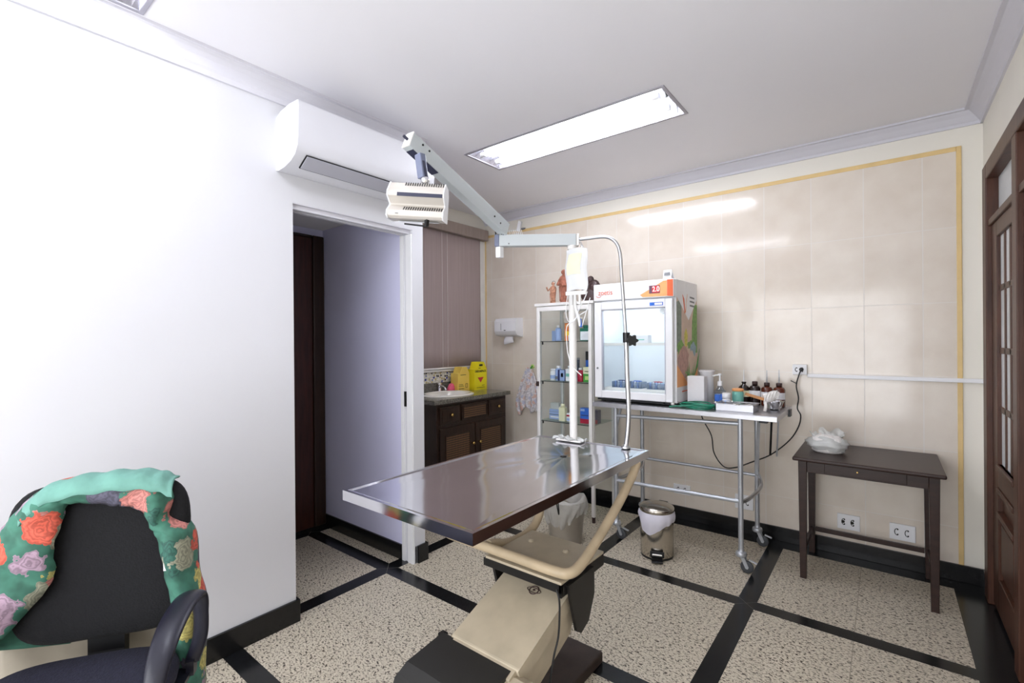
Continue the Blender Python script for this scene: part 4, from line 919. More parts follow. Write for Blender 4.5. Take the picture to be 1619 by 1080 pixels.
random.seed(4)
GI = 'steel instruments in the tray'
for k, (lab_, px, py, a) in enumerate((('steel forceps lying across the left of the tray', -0.80, 3.30, 0.4), ('steel scissors lying in the middle of the tray', -0.74, 3.31, -0.6), ('steel clamp lying near the right of the tray', -0.69, 3.29, 0.9))):
    t = thing('surgical_instrument', lab_, 'instrument', (px, py, ZT+0.040), a, GI)
    b = MB(); b.bar((-0.07, -0.012, 0.006), (0.06, 0.004, 0.010), 0.006, 0.003); b.bar((-0.07, 0.012, 0.006), (0.06, -0.004, 0.010), 0.006, 0.003); b.build('shaft', 'chrome', t, local=True)
    b = MB()
    for sgn in (-1, 1): b.tube([(-0.085+0.014*math.cos(q*PI/6), sgn*0.014+0.012*math.sin(q*PI/6), 0.006) for q in range(12)], 0.0022, 6, closed=True)
    b.build('finger_rings', 'chrome', t, local=True)
b = MB(); b.ball((-0.71, 3.30, ZT+0.025), 0.045, 1.5, 1, 0.5, 16, 8, lambda x, y, z: 1+0.1*math.sin(7*x+4*y)); tag(b.build('gauze_wad', 'gauze'), 'loose white gauze in the middle of the steel tray', 'gauze')
t = thing('steel_bowl', 'small round steel bowl at the right of the trolley', 'bowl', (-0.565, 3.45, ZT))
b = MB(); b.lathe([(0, 0), (0.025, 0), (0.04, 0.015), (0.053, 0.055), (0.057, 0.06), (0.051, 0.056), (0.037, 0.017), (0.022, 0.004), (0, 0.004)], (-0.565, 3.45, ZT), 26); b.build('bowl', 'chrome', t)
t = thing('bandaged_tool', 'wooden handled tool wrapped in white gauze lying over tray and bowl', 'tool', (-0.60, 3.38, ZT+0.06))
b = MB(); b.bar((-0.715, 3.34, ZT+0.105), (-0.60, 3.37, ZT+0.070), 0.02, 0.018); b.build('handle', 'wood_handle', t, bevel=0.003)
b = MB(); b.tube(catmull([(-0.61, 3.365, ZT+0.075), (-0.585, 3.38, ZT+0.085), (-0.56, 3.40, ZT+0.10), (-0.545, 3.41, ZT+0.095)], 4), 0.03, 14); 
for k in range(4): b.tube([(-0.6+0.016*k+0.03*0.3*math.sin(q*PI/6), 3.37+0.011*k+0.033*math.cos(q*PI/6), ZT+0.078+0.006*k+0.033*math.sin(q*PI/6)) for q in range(12)], 0.004, 6, closed=True)
b.tube(catmull([(-0.60, 3.35, ZT+0.06), (-0.595, 3.335, ZT+0.035), (-0.60, 3.33, ZT+0.004)], 4), 0.010, 8)
b.build('gauze_wrap', 'gauze', t)
t = thing('tourniquet_tube', 'coil of dark green rubber tubing in front of the fridge', 'tubing', (-1.0, 3.27, ZT))
b = MB(); pts = []
for k in range(80):
    a = k*2*PI/20; rr = 0.055+0.006*math.sin(k*0.9)
    pts.append((-0.985+rr*1.9*math.cos(a)+0.006*math.sin(k), 3.25+rr*0.9*math.sin(a), ZT+0.006+0.009*(k//20)+0.004*math.sin(k*0.7)))
b.tube(pts, 0.0055, 8)
b.tube(catmull([pts[-1], (-1.10, 3.185, ZT+0.012), (-1.15, 3.165, ZT+0.006)], 6), 0.0055, 8)
b.build('coil', 'teal', t)
b = MB(); b.bar((-1.13, 3.26, ZT+0.035), (-1.07, 3.24, ZT+0.006), 0.006, 0.006); b.bar((-1.09, 3.27, ZT+0.03), (-1.05, 3.26, ZT+0.006), 0.006, 0.006); b.build('metal_clips', 'chrome', t)

# ---------------------------------------------------------------- wall sockets and cords
def socket(label, x0, x1, z0, z1, kind=2, dep=0.012):
    t = thing('wall_socket', label, 'socket', ((x0+x1)/2, YB-0.008, z0))
    b = MB(); b.box(x0, x1, YB-0.008-dep, YB-0.008, z0, z1); b.build('plate', 'white_plastic', t, bevel=0.003)
    n = 2
    for k in range(n):
        cx = x0+(x1-x0)*(0.3+0.4*k); cz = (z0+z1)/2; s = min(x1-x0, (z1-z0)*1.3)
        b = MB(); yv = YB-0.0085-dep
        b.tube([(cx+s*0.10*math.cos(q*PI/10), yv, cz+s*0.16*math.sin(q*PI/10)) for q in range(4, 17)], 0.0022, 6)
        for dz in (-1, 1): b.cyl((cx+s*0.02, yv-0.001, cz+dz*s*0.12), (cx+s*0.02, yv+0.002, cz+dz*s*0.12), 0.003 if kind == 1 else 0.0045, 8)
        if kind == 3: b.cyl((cx-s*0.04, yv-0.001, cz), (cx-s*0.04, yv+0.002, cz), 0.010, 10)
        b.build('outlet', 'ink', t)
    return t
socket('white double wall socket under the dark table, the left one of the pair', -0.262, -0.138, 0.178, 0.278, 3)
socket('white double wall socket under the dark table, the right one of the pair', 0.014, 0.142, 0.176, 0.278, 2)
socket('small white double socket low on the tiles behind the steel pedal bin', -1.375, -1.24, 0.20, 0.278)
socket('white wall socket low on the tiles behind the right trolley legs', -0.905, -0.778, 0.178, 0.285)
sk = socket('white surface mounted socket above the trolley with a black plug in it', -0.517, -0.430, 1.207, 1.278, 1, 0.03)
t = thing('power_cord', 'black power cord running from the fridge to the upper wall socket', 'cord', (-0.45, YB-0.05, 0.45))
b = MB(); b.lathe([(0.006, -0.03), (0.012, -0.025), (0.014, 0.0), (0, 0)], (-0.462, YB-0.04, 1.245), 12, 'y'); b.build('plug', 'black_plastic', t)
b = MB(); b.tube(catmull([(-0.462, YB-0.065, 1.242), (-0.475, YB-0.075, 1.20), (-0.49, YB-0.07, 1.13), (-0.475, YB-0.09, 1.05), (-0.478, YB-0.12, 0.98), (-0.46, YB-0.11, 0.93), (-0.475, YB-0.10, 0.85), (-0.53, YB-0.10, 0.75), (-0.64, YB-0.12, 0.64), (-0.76, YB-0.16, 0.575), (-0.86, YB-0.21, 0.53), (-0.93, YB-0.24, 0.535), (-1.0, YB-0.22, 0.62), (-1.03, YB-0.18, 0.74), (-1.10, YB-0.16, 0.86), (-1.12, YB-0.15, 0.96), (-1.12, YB-0.13, 1.03), (-1.22, YB-0.16, 1.05)], 6), 0.0042, 8); b.build('cable', 'black_plastic', t)
b = MB(); b.cyl((-0.485, YB-0.07, 1.145), (-0.525, YB-0.06, 1.165), 0.003, 6); b.build('cable_tie', 'black_plastic', t)

# ---------------------------------------------------------------- small dark table
def side_table():
    x0, x1, y0, y1, zt = -0.445, 0.245, 3.275, 3.858, 0.75
    t = thing('side_table', 'small dark wooden table with a drawer against the tiled wall', 'table', (-0.1, 3.57, 0))
    b = MB(); b.box(x0, x1, y0, y1, zt-0.022, zt); b.build('tabletop', 'wood_table', t, bevel=0.008, bseg=3)
    L_ = 0.045; lx0, lx1, ly0, ly1 = x0+0.022, x1-0.022, y0+0.07, y1-0.03
    for x in (lx0, lx1-L_):
        for y in (ly0, ly1-L_):
            b = MB(); s = 0.006
            b.add([(x+s, y+s, 0), (x+L_-s, y+s, 0), (x+L_-s, y+L_-s, 0), (x+s, y+L_-s, 0), (x, y, zt-0.022), (x+L_, y, zt-0.022), (x+L_, y+L_, zt-0.022), (x, y+L_, zt-0.022)],
                  [(3, 2, 1, 0), (4, 5, 6, 7), (0, 1, 5, 4), (1, 2, 6, 5), (2, 3, 7, 6), (3, 0, 4, 7)])
            b.build('leg', 'wood_table', t, bevel=0.002)
    b = MB(); b.box(lx0+L_, lx1-L_, ly0+0.008, ly0+0.03, zt-0.10, zt-0.022); b.box(lx0+L_, lx1-L_, ly1-0.03, ly1-0.008, zt-0.10, zt-0.022)
    for x in (lx0+0.01, lx1-0.032): b.box(x, x+0.022, ly0+L_, ly1-L_, zt-0.10, zt-0.022)
    b.build('apron', 'wood_table', t, bevel=0.002)
    b = MB(); b.box(lx0+L_+0.09, lx1-L_-0.09, ly0-0.002, ly0+0.012, zt-0.09, zt-0.032); d = b.build('drawer', 'wood_table', t, bevel=0.002)
    b = MB(); b.lathe([(0.004, 0), (0.005, 0.004), (0, 0.006)], (-0.13, ly0-0.008, zt-0.058), 12, 'y'); b.build('keyhole', 'brass', d)
    b = MB(); b.box(lx0+L_-0.002, lx1-L_+0.002, ly1-L_+0.012, ly1-0.018, 0.15, 0.18); b.build('stretcher', 'wood_table', t, bevel=0.002)
    for x in (lx0+0.014, lx1-0.031):
        b = MB(); b.box(x, x+0.017, ly0+L_-0.002, ly1-L_+0.002, 0.15, 0.18); b.build('stretcher', 'wood_table', t, bevel=0.002)
side_table()
t = thing('plastic_bag', 'tied clear plastic bag with white contents on the dark table', 'bag', (-0.285, 3.54, 0.75))
b = MB(); b.lathe([(0, 0.0), (0.075, 0.0), (0.088, 0.012), (0.092, 0.05), (0.085, 0.085), (0.05, 0.105), (0, 0.11)], (-0.285, 3.54, 0.7505), 28, 'z', (1.0, 0.75)); b.build('contents', 'gauze', t)
random.seed(7)
b = MB()
def bagf(x, y, z): return 1+0.07*math.sin(6*x+3*z)+0.06*math.sin(9*y+5*x)+0.05*math.sin(13*z+4*y)
b.ball((-0.285, 3.54, 0.802), 0.105, 1.06, 0.85, 0.48, 28, 18, bagf)
b.grid(lambda u, v: (-0.26+0.085*(u-0.5)*(1+v)+0.01*math.sin(8*v), 3.55+0.02*math.sin(9*u+2*v), 0.835+0.055*v+0.012*math.sin(14*u)), 14, 5)
b.grid(lambda u, v: (-0.345+0.03*(u-0.5)*(1+v)-0.012*v, 3.545+0.02*math.sin(9*u+2*v), 0.825+0.04*v+0.008*math.sin(14*u)), 10, 5)
b.build('bag', 'bag_clear', t)

# ---------------------------------------------------------------- bins
def pedal_bin():
    cx, cy, r, h = -1.228, 3.13, 0.108, 0.30
    t = thing('pedal_bin', 'round stainless steel pedal bin with white liner before the trolley', 'bin', (cx, cy, 0))
    b = MB(); b.lathe([(0, 0.012), (r-0.004, 0.012), (r, 0.016), (r, h-0.02), (r-0.006, h)], (cx, cy, 0), 48); b.build('body', 'bin_steel', t)
    b = MB(); b.lathe([(0, 0), (r-0.002, 0), (r-0.002, 0.014), (0, 0.014)], (cx, cy, 0), 36); b.build('base_ring', 'black_plastic', t)
    b = MB(); b.lathe([(r+0.004, h+0.004), (r+0.006, h+0.008), (r+0.006, h+0.026), (r, h+0.034), (r*0.6, h+0.046), (0, h+0.052)], (cx, cy, 0), 48); b.build('lid', 'bin_steel', t)
    b = MB(); b.box(cx-0.03, cx+0.03, cy+r+0.002, cy+r+0.02, h-0.03, h+0.03); b.build('lid_hinge', 'black_plastic', t)
    d = Vector((0.37, -0.93, 0)); s = Vector((0.93, 0.37, 0)); c0 = Vector((cx, cy, 0))
    b = MB(); b.obox(c0+d*(r+0.002)+Vector((0, 0, 0.045)), s*0.045, d*0.006, Vector((0, 0, 0.02))); b.build('pedal_recess', 'black_plastic', t, bevel=0.003)
    b = MB(); b.obox(c0+d*(r+0.02)+Vector((0, 0, 0.012)), s*0.035, d*0.03, Vector((0, 0, 0.005))); b.build('pedal_base', 'black_plastic', t, bevel=0.002)
    b = MB(); b.obox(c0+d*(r+0.012)+Vector((0, 0, 0.047)), s*0.032, d*0.008, Vector((0, 0, 0.006))); b.build('pedal', 'chrome', t, bevel=0.003)
    b = MB()
    def lin(u, v):
        a = 2*PI*u; k = a-math.atan2(d.y, d.x)
        drop = 0.045+0.085*max(0, math.cos(k+0.25))**1.4+0.02*math.sin(3*a+1)
        rr = r+0.003+0.010*math.sin(PI*v)+0.004*math.sin(11*a)*v+0.002*math.sin(23*a)*v
        return (cx+rr*math.cos(a), cy+rr*math.sin(a), h+0.006-drop*v)
    b.grid(lin, 72, 8); b.build('liner', 'liner', t)
pedal_bin()
def bucket():
    cx, cy, h = -1.83, 2.93, 0.30
    t = thing('waste_bucket', 'grey plastic waste bucket with a clear bag under the steel table', 'bucket', (cx, cy, 0))
    b = MB(); b.lathe([(0, 0.0), (0.108, 0.0), (0.112, 0.006), (0.145, h), (0.152, h+0.004), (0.150, h+0.01), (0.141, h+0.004), (0.108, 0.01), (0, 0.01)], (cx, cy, 0), 40); b.build('pail', 'bucket', t)
    b = MB()
    def lin(u, v):
        a = 2*PI*u; drop = 0.13+0.055*math.sin(a-2.4)+0.02*math.sin(4*a)
        rr = 0.154+0.012*math.sin(PI*v)+0.008*math.sin(13*a+5*v)*v+0.004*math.sin(29*a)*v-0.028*v*drop/0.2
        return (cx+rr*math.cos(a), cy+rr*math.sin(a), h+0.014-drop*v+0.006*math.sin(17*a+6*v))
    b.grid(lin, 120, 10)
    b.grid(lambda u, v: (cx+(0.152-0.05*v)*math.cos(2*PI*u), cy+(0.152-0.05*v)*math.sin(2*PI*u), h+0.014+0.055*math.sin(PI*v*0.6)*(1+0.4*math.sin(2*PI*u*3))-0.1*v*v), 60, 6)
    b.build('liner', 'bucket_liner', t)
bucket()

# ---------------------------------------------------------------- examination table
def exam_table():
    t = thing('examination_table', 'long stainless steel examination table on a beige tilted column', 'table', (-1.16, 1.5, 0))
    x0, x1, y0, y1, zt = -1.472, -0.86, 0.915, 2.10, 0.95
    dr = Vector((-1.137, 1.806, zt-0.011))
    b = MB(); r = 0.012
    O = [(x0, y0), (x1, y0), (x1, y1), (x0, y1)]; I = [(x0+r, y0+r), (x1-r, y0+r), (x1-r, y1-r), (x0+r, y1-r)]
    b.add([(*p, zt) for p in O]+[(*p, zt) for p in I], [(k, (k+1) % 4, 4+(k+1) % 4, 4+k) for k in range(4)])
    b.add([(*p, zt) for p in I]+[(*p, zt-0.0035) for p in [(x0+2*r, y0+2*r), (x1-2*r, y0+2*r), (x1-2*r, y1-2*r), (x0+2*r, y1-2*r)]], [(k, (k+1) % 4, 4+(k+1) % 4, 4+k) for k in range(4)])
    J = [(x0+2*r, y0+2*r), (x1-2*r, y0+2*r), (x1-2*r, y1-2*r), (x0+2*r, y1-2*r)]
    hole = [(dr.x-0.012, dr.y-0.012), (dr.x+0.012, dr.y-0.012), (dr.x+0.012, dr.y+0.012), (dr.x-0.012, dr.y+0.012)]
    def facet(p, q, a, c):
        P_, Q_, A_, C_ = Vector((*p, zt-0.0035)), Vector((*q, zt-0.0035)), Vector((*a, dr.z)), Vector((*c, dr.z)); n = 16
        b.grid(lambda u, v: tuple((P_.lerp(Q_, u)).lerp(A_.lerp(C_, u), v)+Vector((0, 0, 0.0008*math.sin(7*u+3*v+p[0]*9)*math.sin(PI*v)*math.sin(PI*u)))), n, n)
    for k in range(4): facet(J[k], J[(k+1) % 4], hole[k], hole[(k+1) % 4])
    b.add([(*p, zt-0.034) for p in O]+[(*p, zt) for p in O], [(k, (k+1) % 4, 4+(k+1) % 4, 4+k) for k in range(4)])
    b.add([(*p, zt-0.034) for p in O], [(3, 2, 1, 0)])
    b.build('tabletop', 'table_steel', t)
    b = MB(); b.add([(*p, dr.z) for p in hole], [(0, 1, 2, 3)]); b.lathe([(0.012, -0.0), (0.014, 0.0015), (0.0, 0.001)], (dr.x, dr.y, dr.z+0.0005), 16); b.build('drain', 'black_metal', t)
    # cradle tubes
    zc = 0.645; R_ = 0.019
    b = MB(); b.tube(catmull([(-1.40, 1.40, zc), (-1.25, 1.40, zc), (-1.1, 1.40, zc), (-0.92, 1.40, zc), (-0.872, 1.42, zc), (-0.862, 1.48, zc+0.01), (-0.865, 1.60, zc+0.05), (-0.868, 1.78, zc+0.13), (-0.87, 1.93, zc+0.215), (-0.875, 2.0, zc+0.265)], 8), R_, 16)
    b.build('cradle_tube', 'beige_tube', t)
    b = MB(); b.tube(catmull([(-1.25, 1.42, zc), (-1.256, 1.47, zc-0.012), (-1.257, 1.54, zc-0.036), (-1.257, 1.63, zc-0.045), (-1.257, 1.72, zc-0.036), (-1.257, 1.775, zc), (-1.257, 1.795, zc+0.06), (-1.257, 1.80, zc+0.268)], 8), R_, 16)
    b.build('cradle_tube', 'beige_tube', t)
    b = MB(); b.tube(catmull([(-1.40, 1.40, zc), (-1.43, 1.36, zc+0.03), (-1.435, 1.28, zc+0.12), (-1.435, 1.22, zc+0.268)], 8), R_, 16)
    b.build('cradle_tube', 'beige_tube', t)
    # mounting plate
    zp = 0.61
    b = MB(); b.box(-1.235, -0.885, 1.385, 1.70, zp, zp+0.01); pl = b.build('mounting_plate', 'beige_enamel', t, bevel=0.002)
    for (x, y) in ((-1.17, 1.60), (-1.0, 1.60), (-1.17, 1.46), (-1.0, 1.46)):
        b = MB(); b.lathe([(0.012, 0), (0.012, 0.006), (0.006, 0.01), (0, 0.01)], (x, y, zp+0.01), 10); b.build('bolt', 'beige_enamel', pl)
    b = MB(); b.box(-1.235, -0.885, 1.385, 1.395, zp-0.03, zp); b.box(-0.895, -0.885, 1.385, 1.70, zp-0.045, zp); b.box(-1.245, -1.235, 1.385, 1.70, zp-0.03, zp+0.0); b.box(-1.235, -0.895, 1.395, 1.70, zp-0.006, zp-0.0005); b.build('plate_channel', 'black_metal', t, bevel=0.001)
    # hanging side brackets
    for x, sgn in ((-0.885, 1), (-1.225, -1)):
        b = MB(); poly = [(1.415, zp-0.01), (1.60, zp-0.01), (1.60, 0.50), (1.555, 0.415), (1.50, 0.395), (1.47, 0.415)]
        b.prism(poly, lambda a, c, q: (q, a, c), x, x+sgn*0.012)
        b.build('side_bracket', 'black_metal', t, bevel=0.002)
    # lift arm: closed box in the Y-Z plane
    bx0, bx1 = -1.195, -0.90
    A = Vector((0, 1.52, 0.562)); Bq = Vector((0, 1.15, 0.425)); dirv = (Bq-A).normalized(); nv = Vector((0, -dirv.z, dirv.y)); nv = nv if nv.z > 0 else -nv
    poly = []
    for s_, h_ in ((0.0, 0.0), (0.42, 0.0), (0.42, -0.115), (0.03, -0.125), (-0.045, -0.115), (-0.075, -0.075), (-0.07, -0.035), (-0.04, -0.008)):
        p = A+dirv*s_+nv*h_; poly.append((p.y, p.z))
    b = MB(); b.prism(poly, lambda a, c, q: (q, a, c), bx0+0.012, bx1-0.012); b.build('lift_arm', 'beige_enamel', t, bevel=0.004)
    poly2 = []
    for s_, h_ in ((-0.03, 0.004), (0.385, 0.004), (0.385, -0.052), (-0.05, -0.052), (-0.066, -0.03)):
        p = A+dirv*s_+nv*h_; poly2.append((p.y, p.z))
    b = MB(); b.prism(poly2, lambda a, c, q: (q, a, c), bx0, bx1); cv = b.build('arm_cover', 'beige_enamel', t, bevel=0.01, bseg=3)
    pc = A+dirv*0.10+nv*0.006; b = MB()
    b.tube([(-1.03+0.018*math.cos(q*PI/8), pc.y+dirv.y*0.018*math.sin(q*PI/8), pc.z+dirv.z*0.018*math.sin(q*PI/8)) for q in range(16)], 0.0018, 6, closed=True)
    b.tube([(-1.03+0.030*math.cos(q*PI/8), pc.y+dirv.y*0.010*math.sin(q*PI/8), pc.z+dirv.z*0.010*math.sin(q*PI/8)) for q in range(16)], 0.0012, 6, closed=True)
    b.lathe([(0.005, 0), (0.005, 0.002), (0, 0.002)], (-1.03, pc.y, pc.z), 8); b.build('worn_badge', 'dark_brown', cv)
    # lower link
    poly3 = []
    for s_, h_ in ((0.04, -0.122), (0.42, -0.113), (0.42, -0.17), (0.08, -0.165)):
        p = A+dirv*s_+nv*h_; poly3.append((p.y, p.z))
    b = MB(); b.prism(poly3, lambda a, c, q: (q, a, c), bx0+0.02, bx1-0.02); b.build('lower_link', 'beige_enamel', t, bevel=0.004)
    # base housing
    hx0, hx1 = -1.24, -0.905
    b = MB(); poly = [(1.175, 0.02), (1.175, 0.42), (1.16, 0.427), (1.0, 0.41), (0.95, 0.385), (0.90, 0.26), (0.885, 0.02)]
    b.prism(poly, lambda a, c, q: (q, a, c), hx0, -0.925); b.build('pump_housing', 'housing_black', t, bevel=0.014, bseg=3)
    b = MB(); poly = [(1.24, 0.02), (1.24, 0.30), (1.19, 0.40), (1.15, 0.415), (1.06, 0.395), (1.0, 0.33), (0.96, 0.02)]
    b.prism(poly, lambda a, c, q: (q, a, c), -0.925, -0.865); b.build('hinge_cover', 'beige_enamel', t, bevel=0.012, bseg=3)
    b = MB(); b.box(-1.20, -0.93, 1.10, 1.24, 0.02, 0.36); b.build('pedestal', 'black_metal', t, bevel=0.003)
    b = MB(); b.box(-1.27, -1.245, 1.165, 1.19, 0.38, 0.41); b.cyl((-1.245, 1.178, 0.395), (-1.225, 1.178, 0.395), 0.01, 8); b.build('hinge_pin', 'black_metal', t)
    b = MB(); b.box(-1.34, -1.012, 1.0, 1.93, 0.0, 0.05); b.build('floor_plate', 'rubber_brown', t, bevel=0.008, bseg=3)
    b = MB(); b.tube(catmull([(-0.90, 1.378, 0.595), (-0.888, 1.375, 0.57), (-0.884, 1.372, 0.53), (-0.882, 1.36, 0.45), (-0.885, 1.335, 0.39), (-0.885, 1.31, 0.30), (-0.885, 1.33, 0.18), (-0.92, 1.40, 0.10), (-0.98, 1.5, 0.057), (-0.97, 1.62, 0.054)], 8), 0.0035, 8); b.build('cable', 'black_plastic', t)
    b = MB(); b.tube(catmull([(-1.33, 1.9, 0.91), (-1.32, 1.93, 0.8), (-1.28, 1.97, 0.68), (-1.27, 1.97, 0.60), (-1.285, 1.96, 0.70), (-1.29, 1.94, 0.80), (-1.28, 1.93, 0.914)], 8), 0.003, 8); b.build('hanging_wire', 'black_plastic', t)
mat('table_steel', (222, 222, 228), 0.1, 1, var=0.04, scale=5, bump=0.05, bscale=5)
exam_table()

# ---------------------------------------------------------------- examination lamp (on the table corner)
def at(u, v, d):   # authoring aid: a photo position at distance d, as a world point
    return Vector((0, 0, 1.46))+(rt*((u-809.5)/747.588)-up*((v-540)/747.588)+fw)*d
def lamp():
    cx, cy = -1.242, 2.07
    t = thing('examination_lamp', 'jointed grey examination lamp on a white column at the steel table corner', 'lamp', (cx, cy, 0.951))
    b = MB(); b.box(cx-0.088, cx+0.055, cy-0.03, cy+0.022, 0.951, 0.958); b.build('base_plate', 'white_enamel', t, bevel=0.002)
    b = MB(); b.cyl((cx, cy, 0.958), (cx, cy, 1.93), 0.0195, 24); b.build('column', 'white_enamel', t)
    A = Vector((cx, cy, 1.967)); J = at(790, 396, 2.43); J.z = A.z+0.006
    b = MB(); d = (J-A).normalized(); b.bar(A-d*0.02, J, 0.045, 0.058); b.build('lower_arm', 'grey_enamel', t, bevel=0.003)
    b = MB(); b.cyl((cx, cy, 1.92), (cx, cy, 1.94), 0.024, 20); b.bar(A-d*0.022, A-d*0.034, 0.046, 0.06); b.build('arm_collar', 'white_enamel', t, bevel=0.002)
    b = MB(); b.bar(J, J+d*0.024, 0.049, 0.061); b.build('arm_end_cap', 'blue_grey', t, bevel=0.003)
    b = MB(); s_ = d.cross(Vector((0, 0, 1))).normalized(); fr = s_ if s_.dot(fw) < 0 else -s_
    b.cyl(J-d*0.05+fr*0.02+Vector((0, 0, -0.018)), J-d*0.05+fr*0.025+Vector((0, 0, -0.018)), 0.004, 10); b.build('bolt', 'ink_grey', t)
    b = MB(); q = J-d*0.0; b.bar(q+Vector((0, 0, -0.085)), q+Vector((0, 0, -0.03)), 0.03, 0.03, (1, 0, 0)); b.build('counter_box', 'white_plastic', t, bevel=0.002)
    # joint bracket
    U0 = at(792, 358, 2.40); U1 = at(646, 222, 1.93)
    b = MB(); b.bar(J+Vector((0, 0, 0.028))-d*0.02, U0-(U0-U1).normalized()*0.0+Vector((0, 0, 0.0))-d*0.0+Vector((0, 0, -0.01)), 0.03, 0.03, (1, 0, 0)); b.build('elbow', 'blue_grey', t, bevel=0.003)
    b = MB()
    for e in (0.016, -0.014): b.bar(J+Vector((0, 0, 0.03))+d*e+fr*0.02, at(787-e*300, 352, 2.36)+fr*0.0, 0.008, 0.004, (1, 0, 0))
    b.build('elbow_links', 'black_metal', t)
    du = (U1-U0).normalized()
    b = MB(); b.bar(U0-du*0.035, U1, 0.045, 0.068); b.build('upper_arm', 'grey_enamel', t, bevel=0.003)
    su = du.cross(Vector((0, 0, 1))).normalized(); fu = su if su.dot(fw) < 0 else -su; uu = fu.cross(du); uu = uu if uu.z > 0 else -uu
    b = MB(); b.bar(U1, U1+du*0.006, 0.047, 0.07); e = b.build('arm_end_plate', 'white_enamel', t, bevel=0.002)
    b = MB(); b.cyl(U1+du*0.006, U1+du*0.028, 0.006, 10); b.build('end_screw', 'dark_blue_plastic', e)
    b = MB()
    for k, hh in ((0.085, 0.015), (0.145, 0.015), (0.87, -0.0)):
        p = U1-du*((U1-U0).length*k)+fu*0.0225+uu*hh; b.cyl(p, p+fu*0.003, 0.0045, 10)
    b.build('bolt', 'black_metal', t)
    b = MB(); b.bar(U1-du*0.02-uu*0.035, U1-du*0.17-uu*0.035, 0.04, 0.004); b.build('arm_channel', 'dark_blue_plastic', t)
    # hanger
    K = at(664, 256, 1.88); Lb = at(669, 287, 1.88)
    b = MB(); b.bar(K+Vector((0, 0, 0.03)), Lb+Vector((0, 0, 0.012)), 0.03, 0.035, (1, 0, 0)); b.build('hanger', 'blue_grey', t, bevel=0.004)
    b = MB(); b.bar(K+fu*0.018+Vector((0, 0, 0.0)), Lb+fu*0.018+Vector((0, 0, 0.01)), 0.012, 0.006, (1, 0, 0)); b.build('hanger_strip', 'dark_blue_plastic', t)
    b = MB(); b.ball(Lb+fu*0.012, 0.018); b.build('ball_joint', 'chrome', t)
    # head
    Cn = at(661, 321, 1.88)
    rx = (rt*1.0-up*0.055).normalized(); fy = -fw; fy = (fy-rx*fy.dot(rx)).normalized(); uz = rx.cross(fy); uz = uz if uz.z > 0 else -uz
    prof = [(-0.07, 0.05), (-0.05, 0.072), (0.015, 0.073), (0.052, 0.030), (0.056, 0.022), (0.056, 0.010), (0.012, -0.010), (0.012, -0.016), (0.050, -0.045), (0.050, -0.066), (0.035, -0.073), (-0.07, -0.06)]
    W = 0.106
    fn = lambda a, c, q: Cn+fy*a+uz*c+rx*q
    b = MB(); b.prism(prof, fn, -W, W); hd = b.build('lamp_head', 'lamp_beige', t, bevel=0.003)
    b = MB(); b.prism([(a*1.04, c*1.03) for a, c in prof], fn, -W-0.006, -W); b.build('side_cap', 'white_plastic', hd, bevel=0.002)
    b = MB(); b.prism([(a*1.04, c*1.03) for a, c in prof], fn, W, W+0.004); b.build('side_cap', 'white_plastic', hd, bevel=0.002)
    b = MB(); b.prism([(0.0565, 0.008), (0.0565, 0.022), (0.0585, 0.022), (0.0585, 0.008)], fn, -W+0.035, W-0.002); b.build('dark_band', 'dark_blue_plastic', hd)
    b = MB()
    for k in range(17):
        q = -0.046+k*0.0092
        b.prism([(0.016, 0.0735), (0.030, 0.0575), (0.031, 0.0585), (0.017, 0.0745)], fn, q-0.0016, q+0.0016)
        b.prism([(0.024, -0.0245), (0.046, -0.0415), (0.0468, -0.0405), (0.0248, -0.0235)], fn, q-0.0022, q+0.0022)
    b.build('cooling_slots', 'black_plastic', hd)
    b = MB(); b.prism([(0.0505, -0.056), (0.052, -0.056), (0.052, -0.059), (0.0505, -0.059)], fn, -W+0.03, -W+0.042); b.build('switch', 'ink_grey', hd)
    b = MB(); b.bar(fn(0.03, -0.068, 0.045), fn(0.02, -0.095, 0.042), 0.014, 0.012, (1, 0, 0)); b.cyl(fn(0.02, -0.090, -0.045), fn(0.02, -0.096, 0.05), 0.0035, 10); b.build('handle', 'black_plastic', hd)
    b = MB(); b.prism([(-0.02, -0.0695), (-0.06, -0.0625), (-0.06, -0.064), (-0.02, -0.071)], fn, -0.08, 0.08); b.build('lens', 'frosted_glass', hd)
    # coiled wire beyond the elbow
    b = MB(); pts = []
    for k in range(90):
        a = k*2*PI/9; base = J+Vector((0, 0, 0.045))-d*(0.02+k*0.0011)+(-fr)*0.02
        pts.append(base+d*0.0+Vector((0, 0, 0.014*math.sin(a)))+fr*0.012*math.cos(a))
    b.tube(pts, 0.0013, 5); b.build('coiled_wire', 'wire_white', t)
lamp()
b = MB()
random.seed(3)
b.grid(lambda u, v: (-1.35+0.18*u, 2.035+0.055*v+0.01*math.sin(9*u), 0.9525+0.016*abs(math.sin(11*u+4*v)*math.sin(7*v+3*u))+0.004), 26, 10)
tag(b.build('crumpled_plastic', 'bag_clear'), 'crumpled clear plastic around the foot of the lamp column', 'plastic wrap')

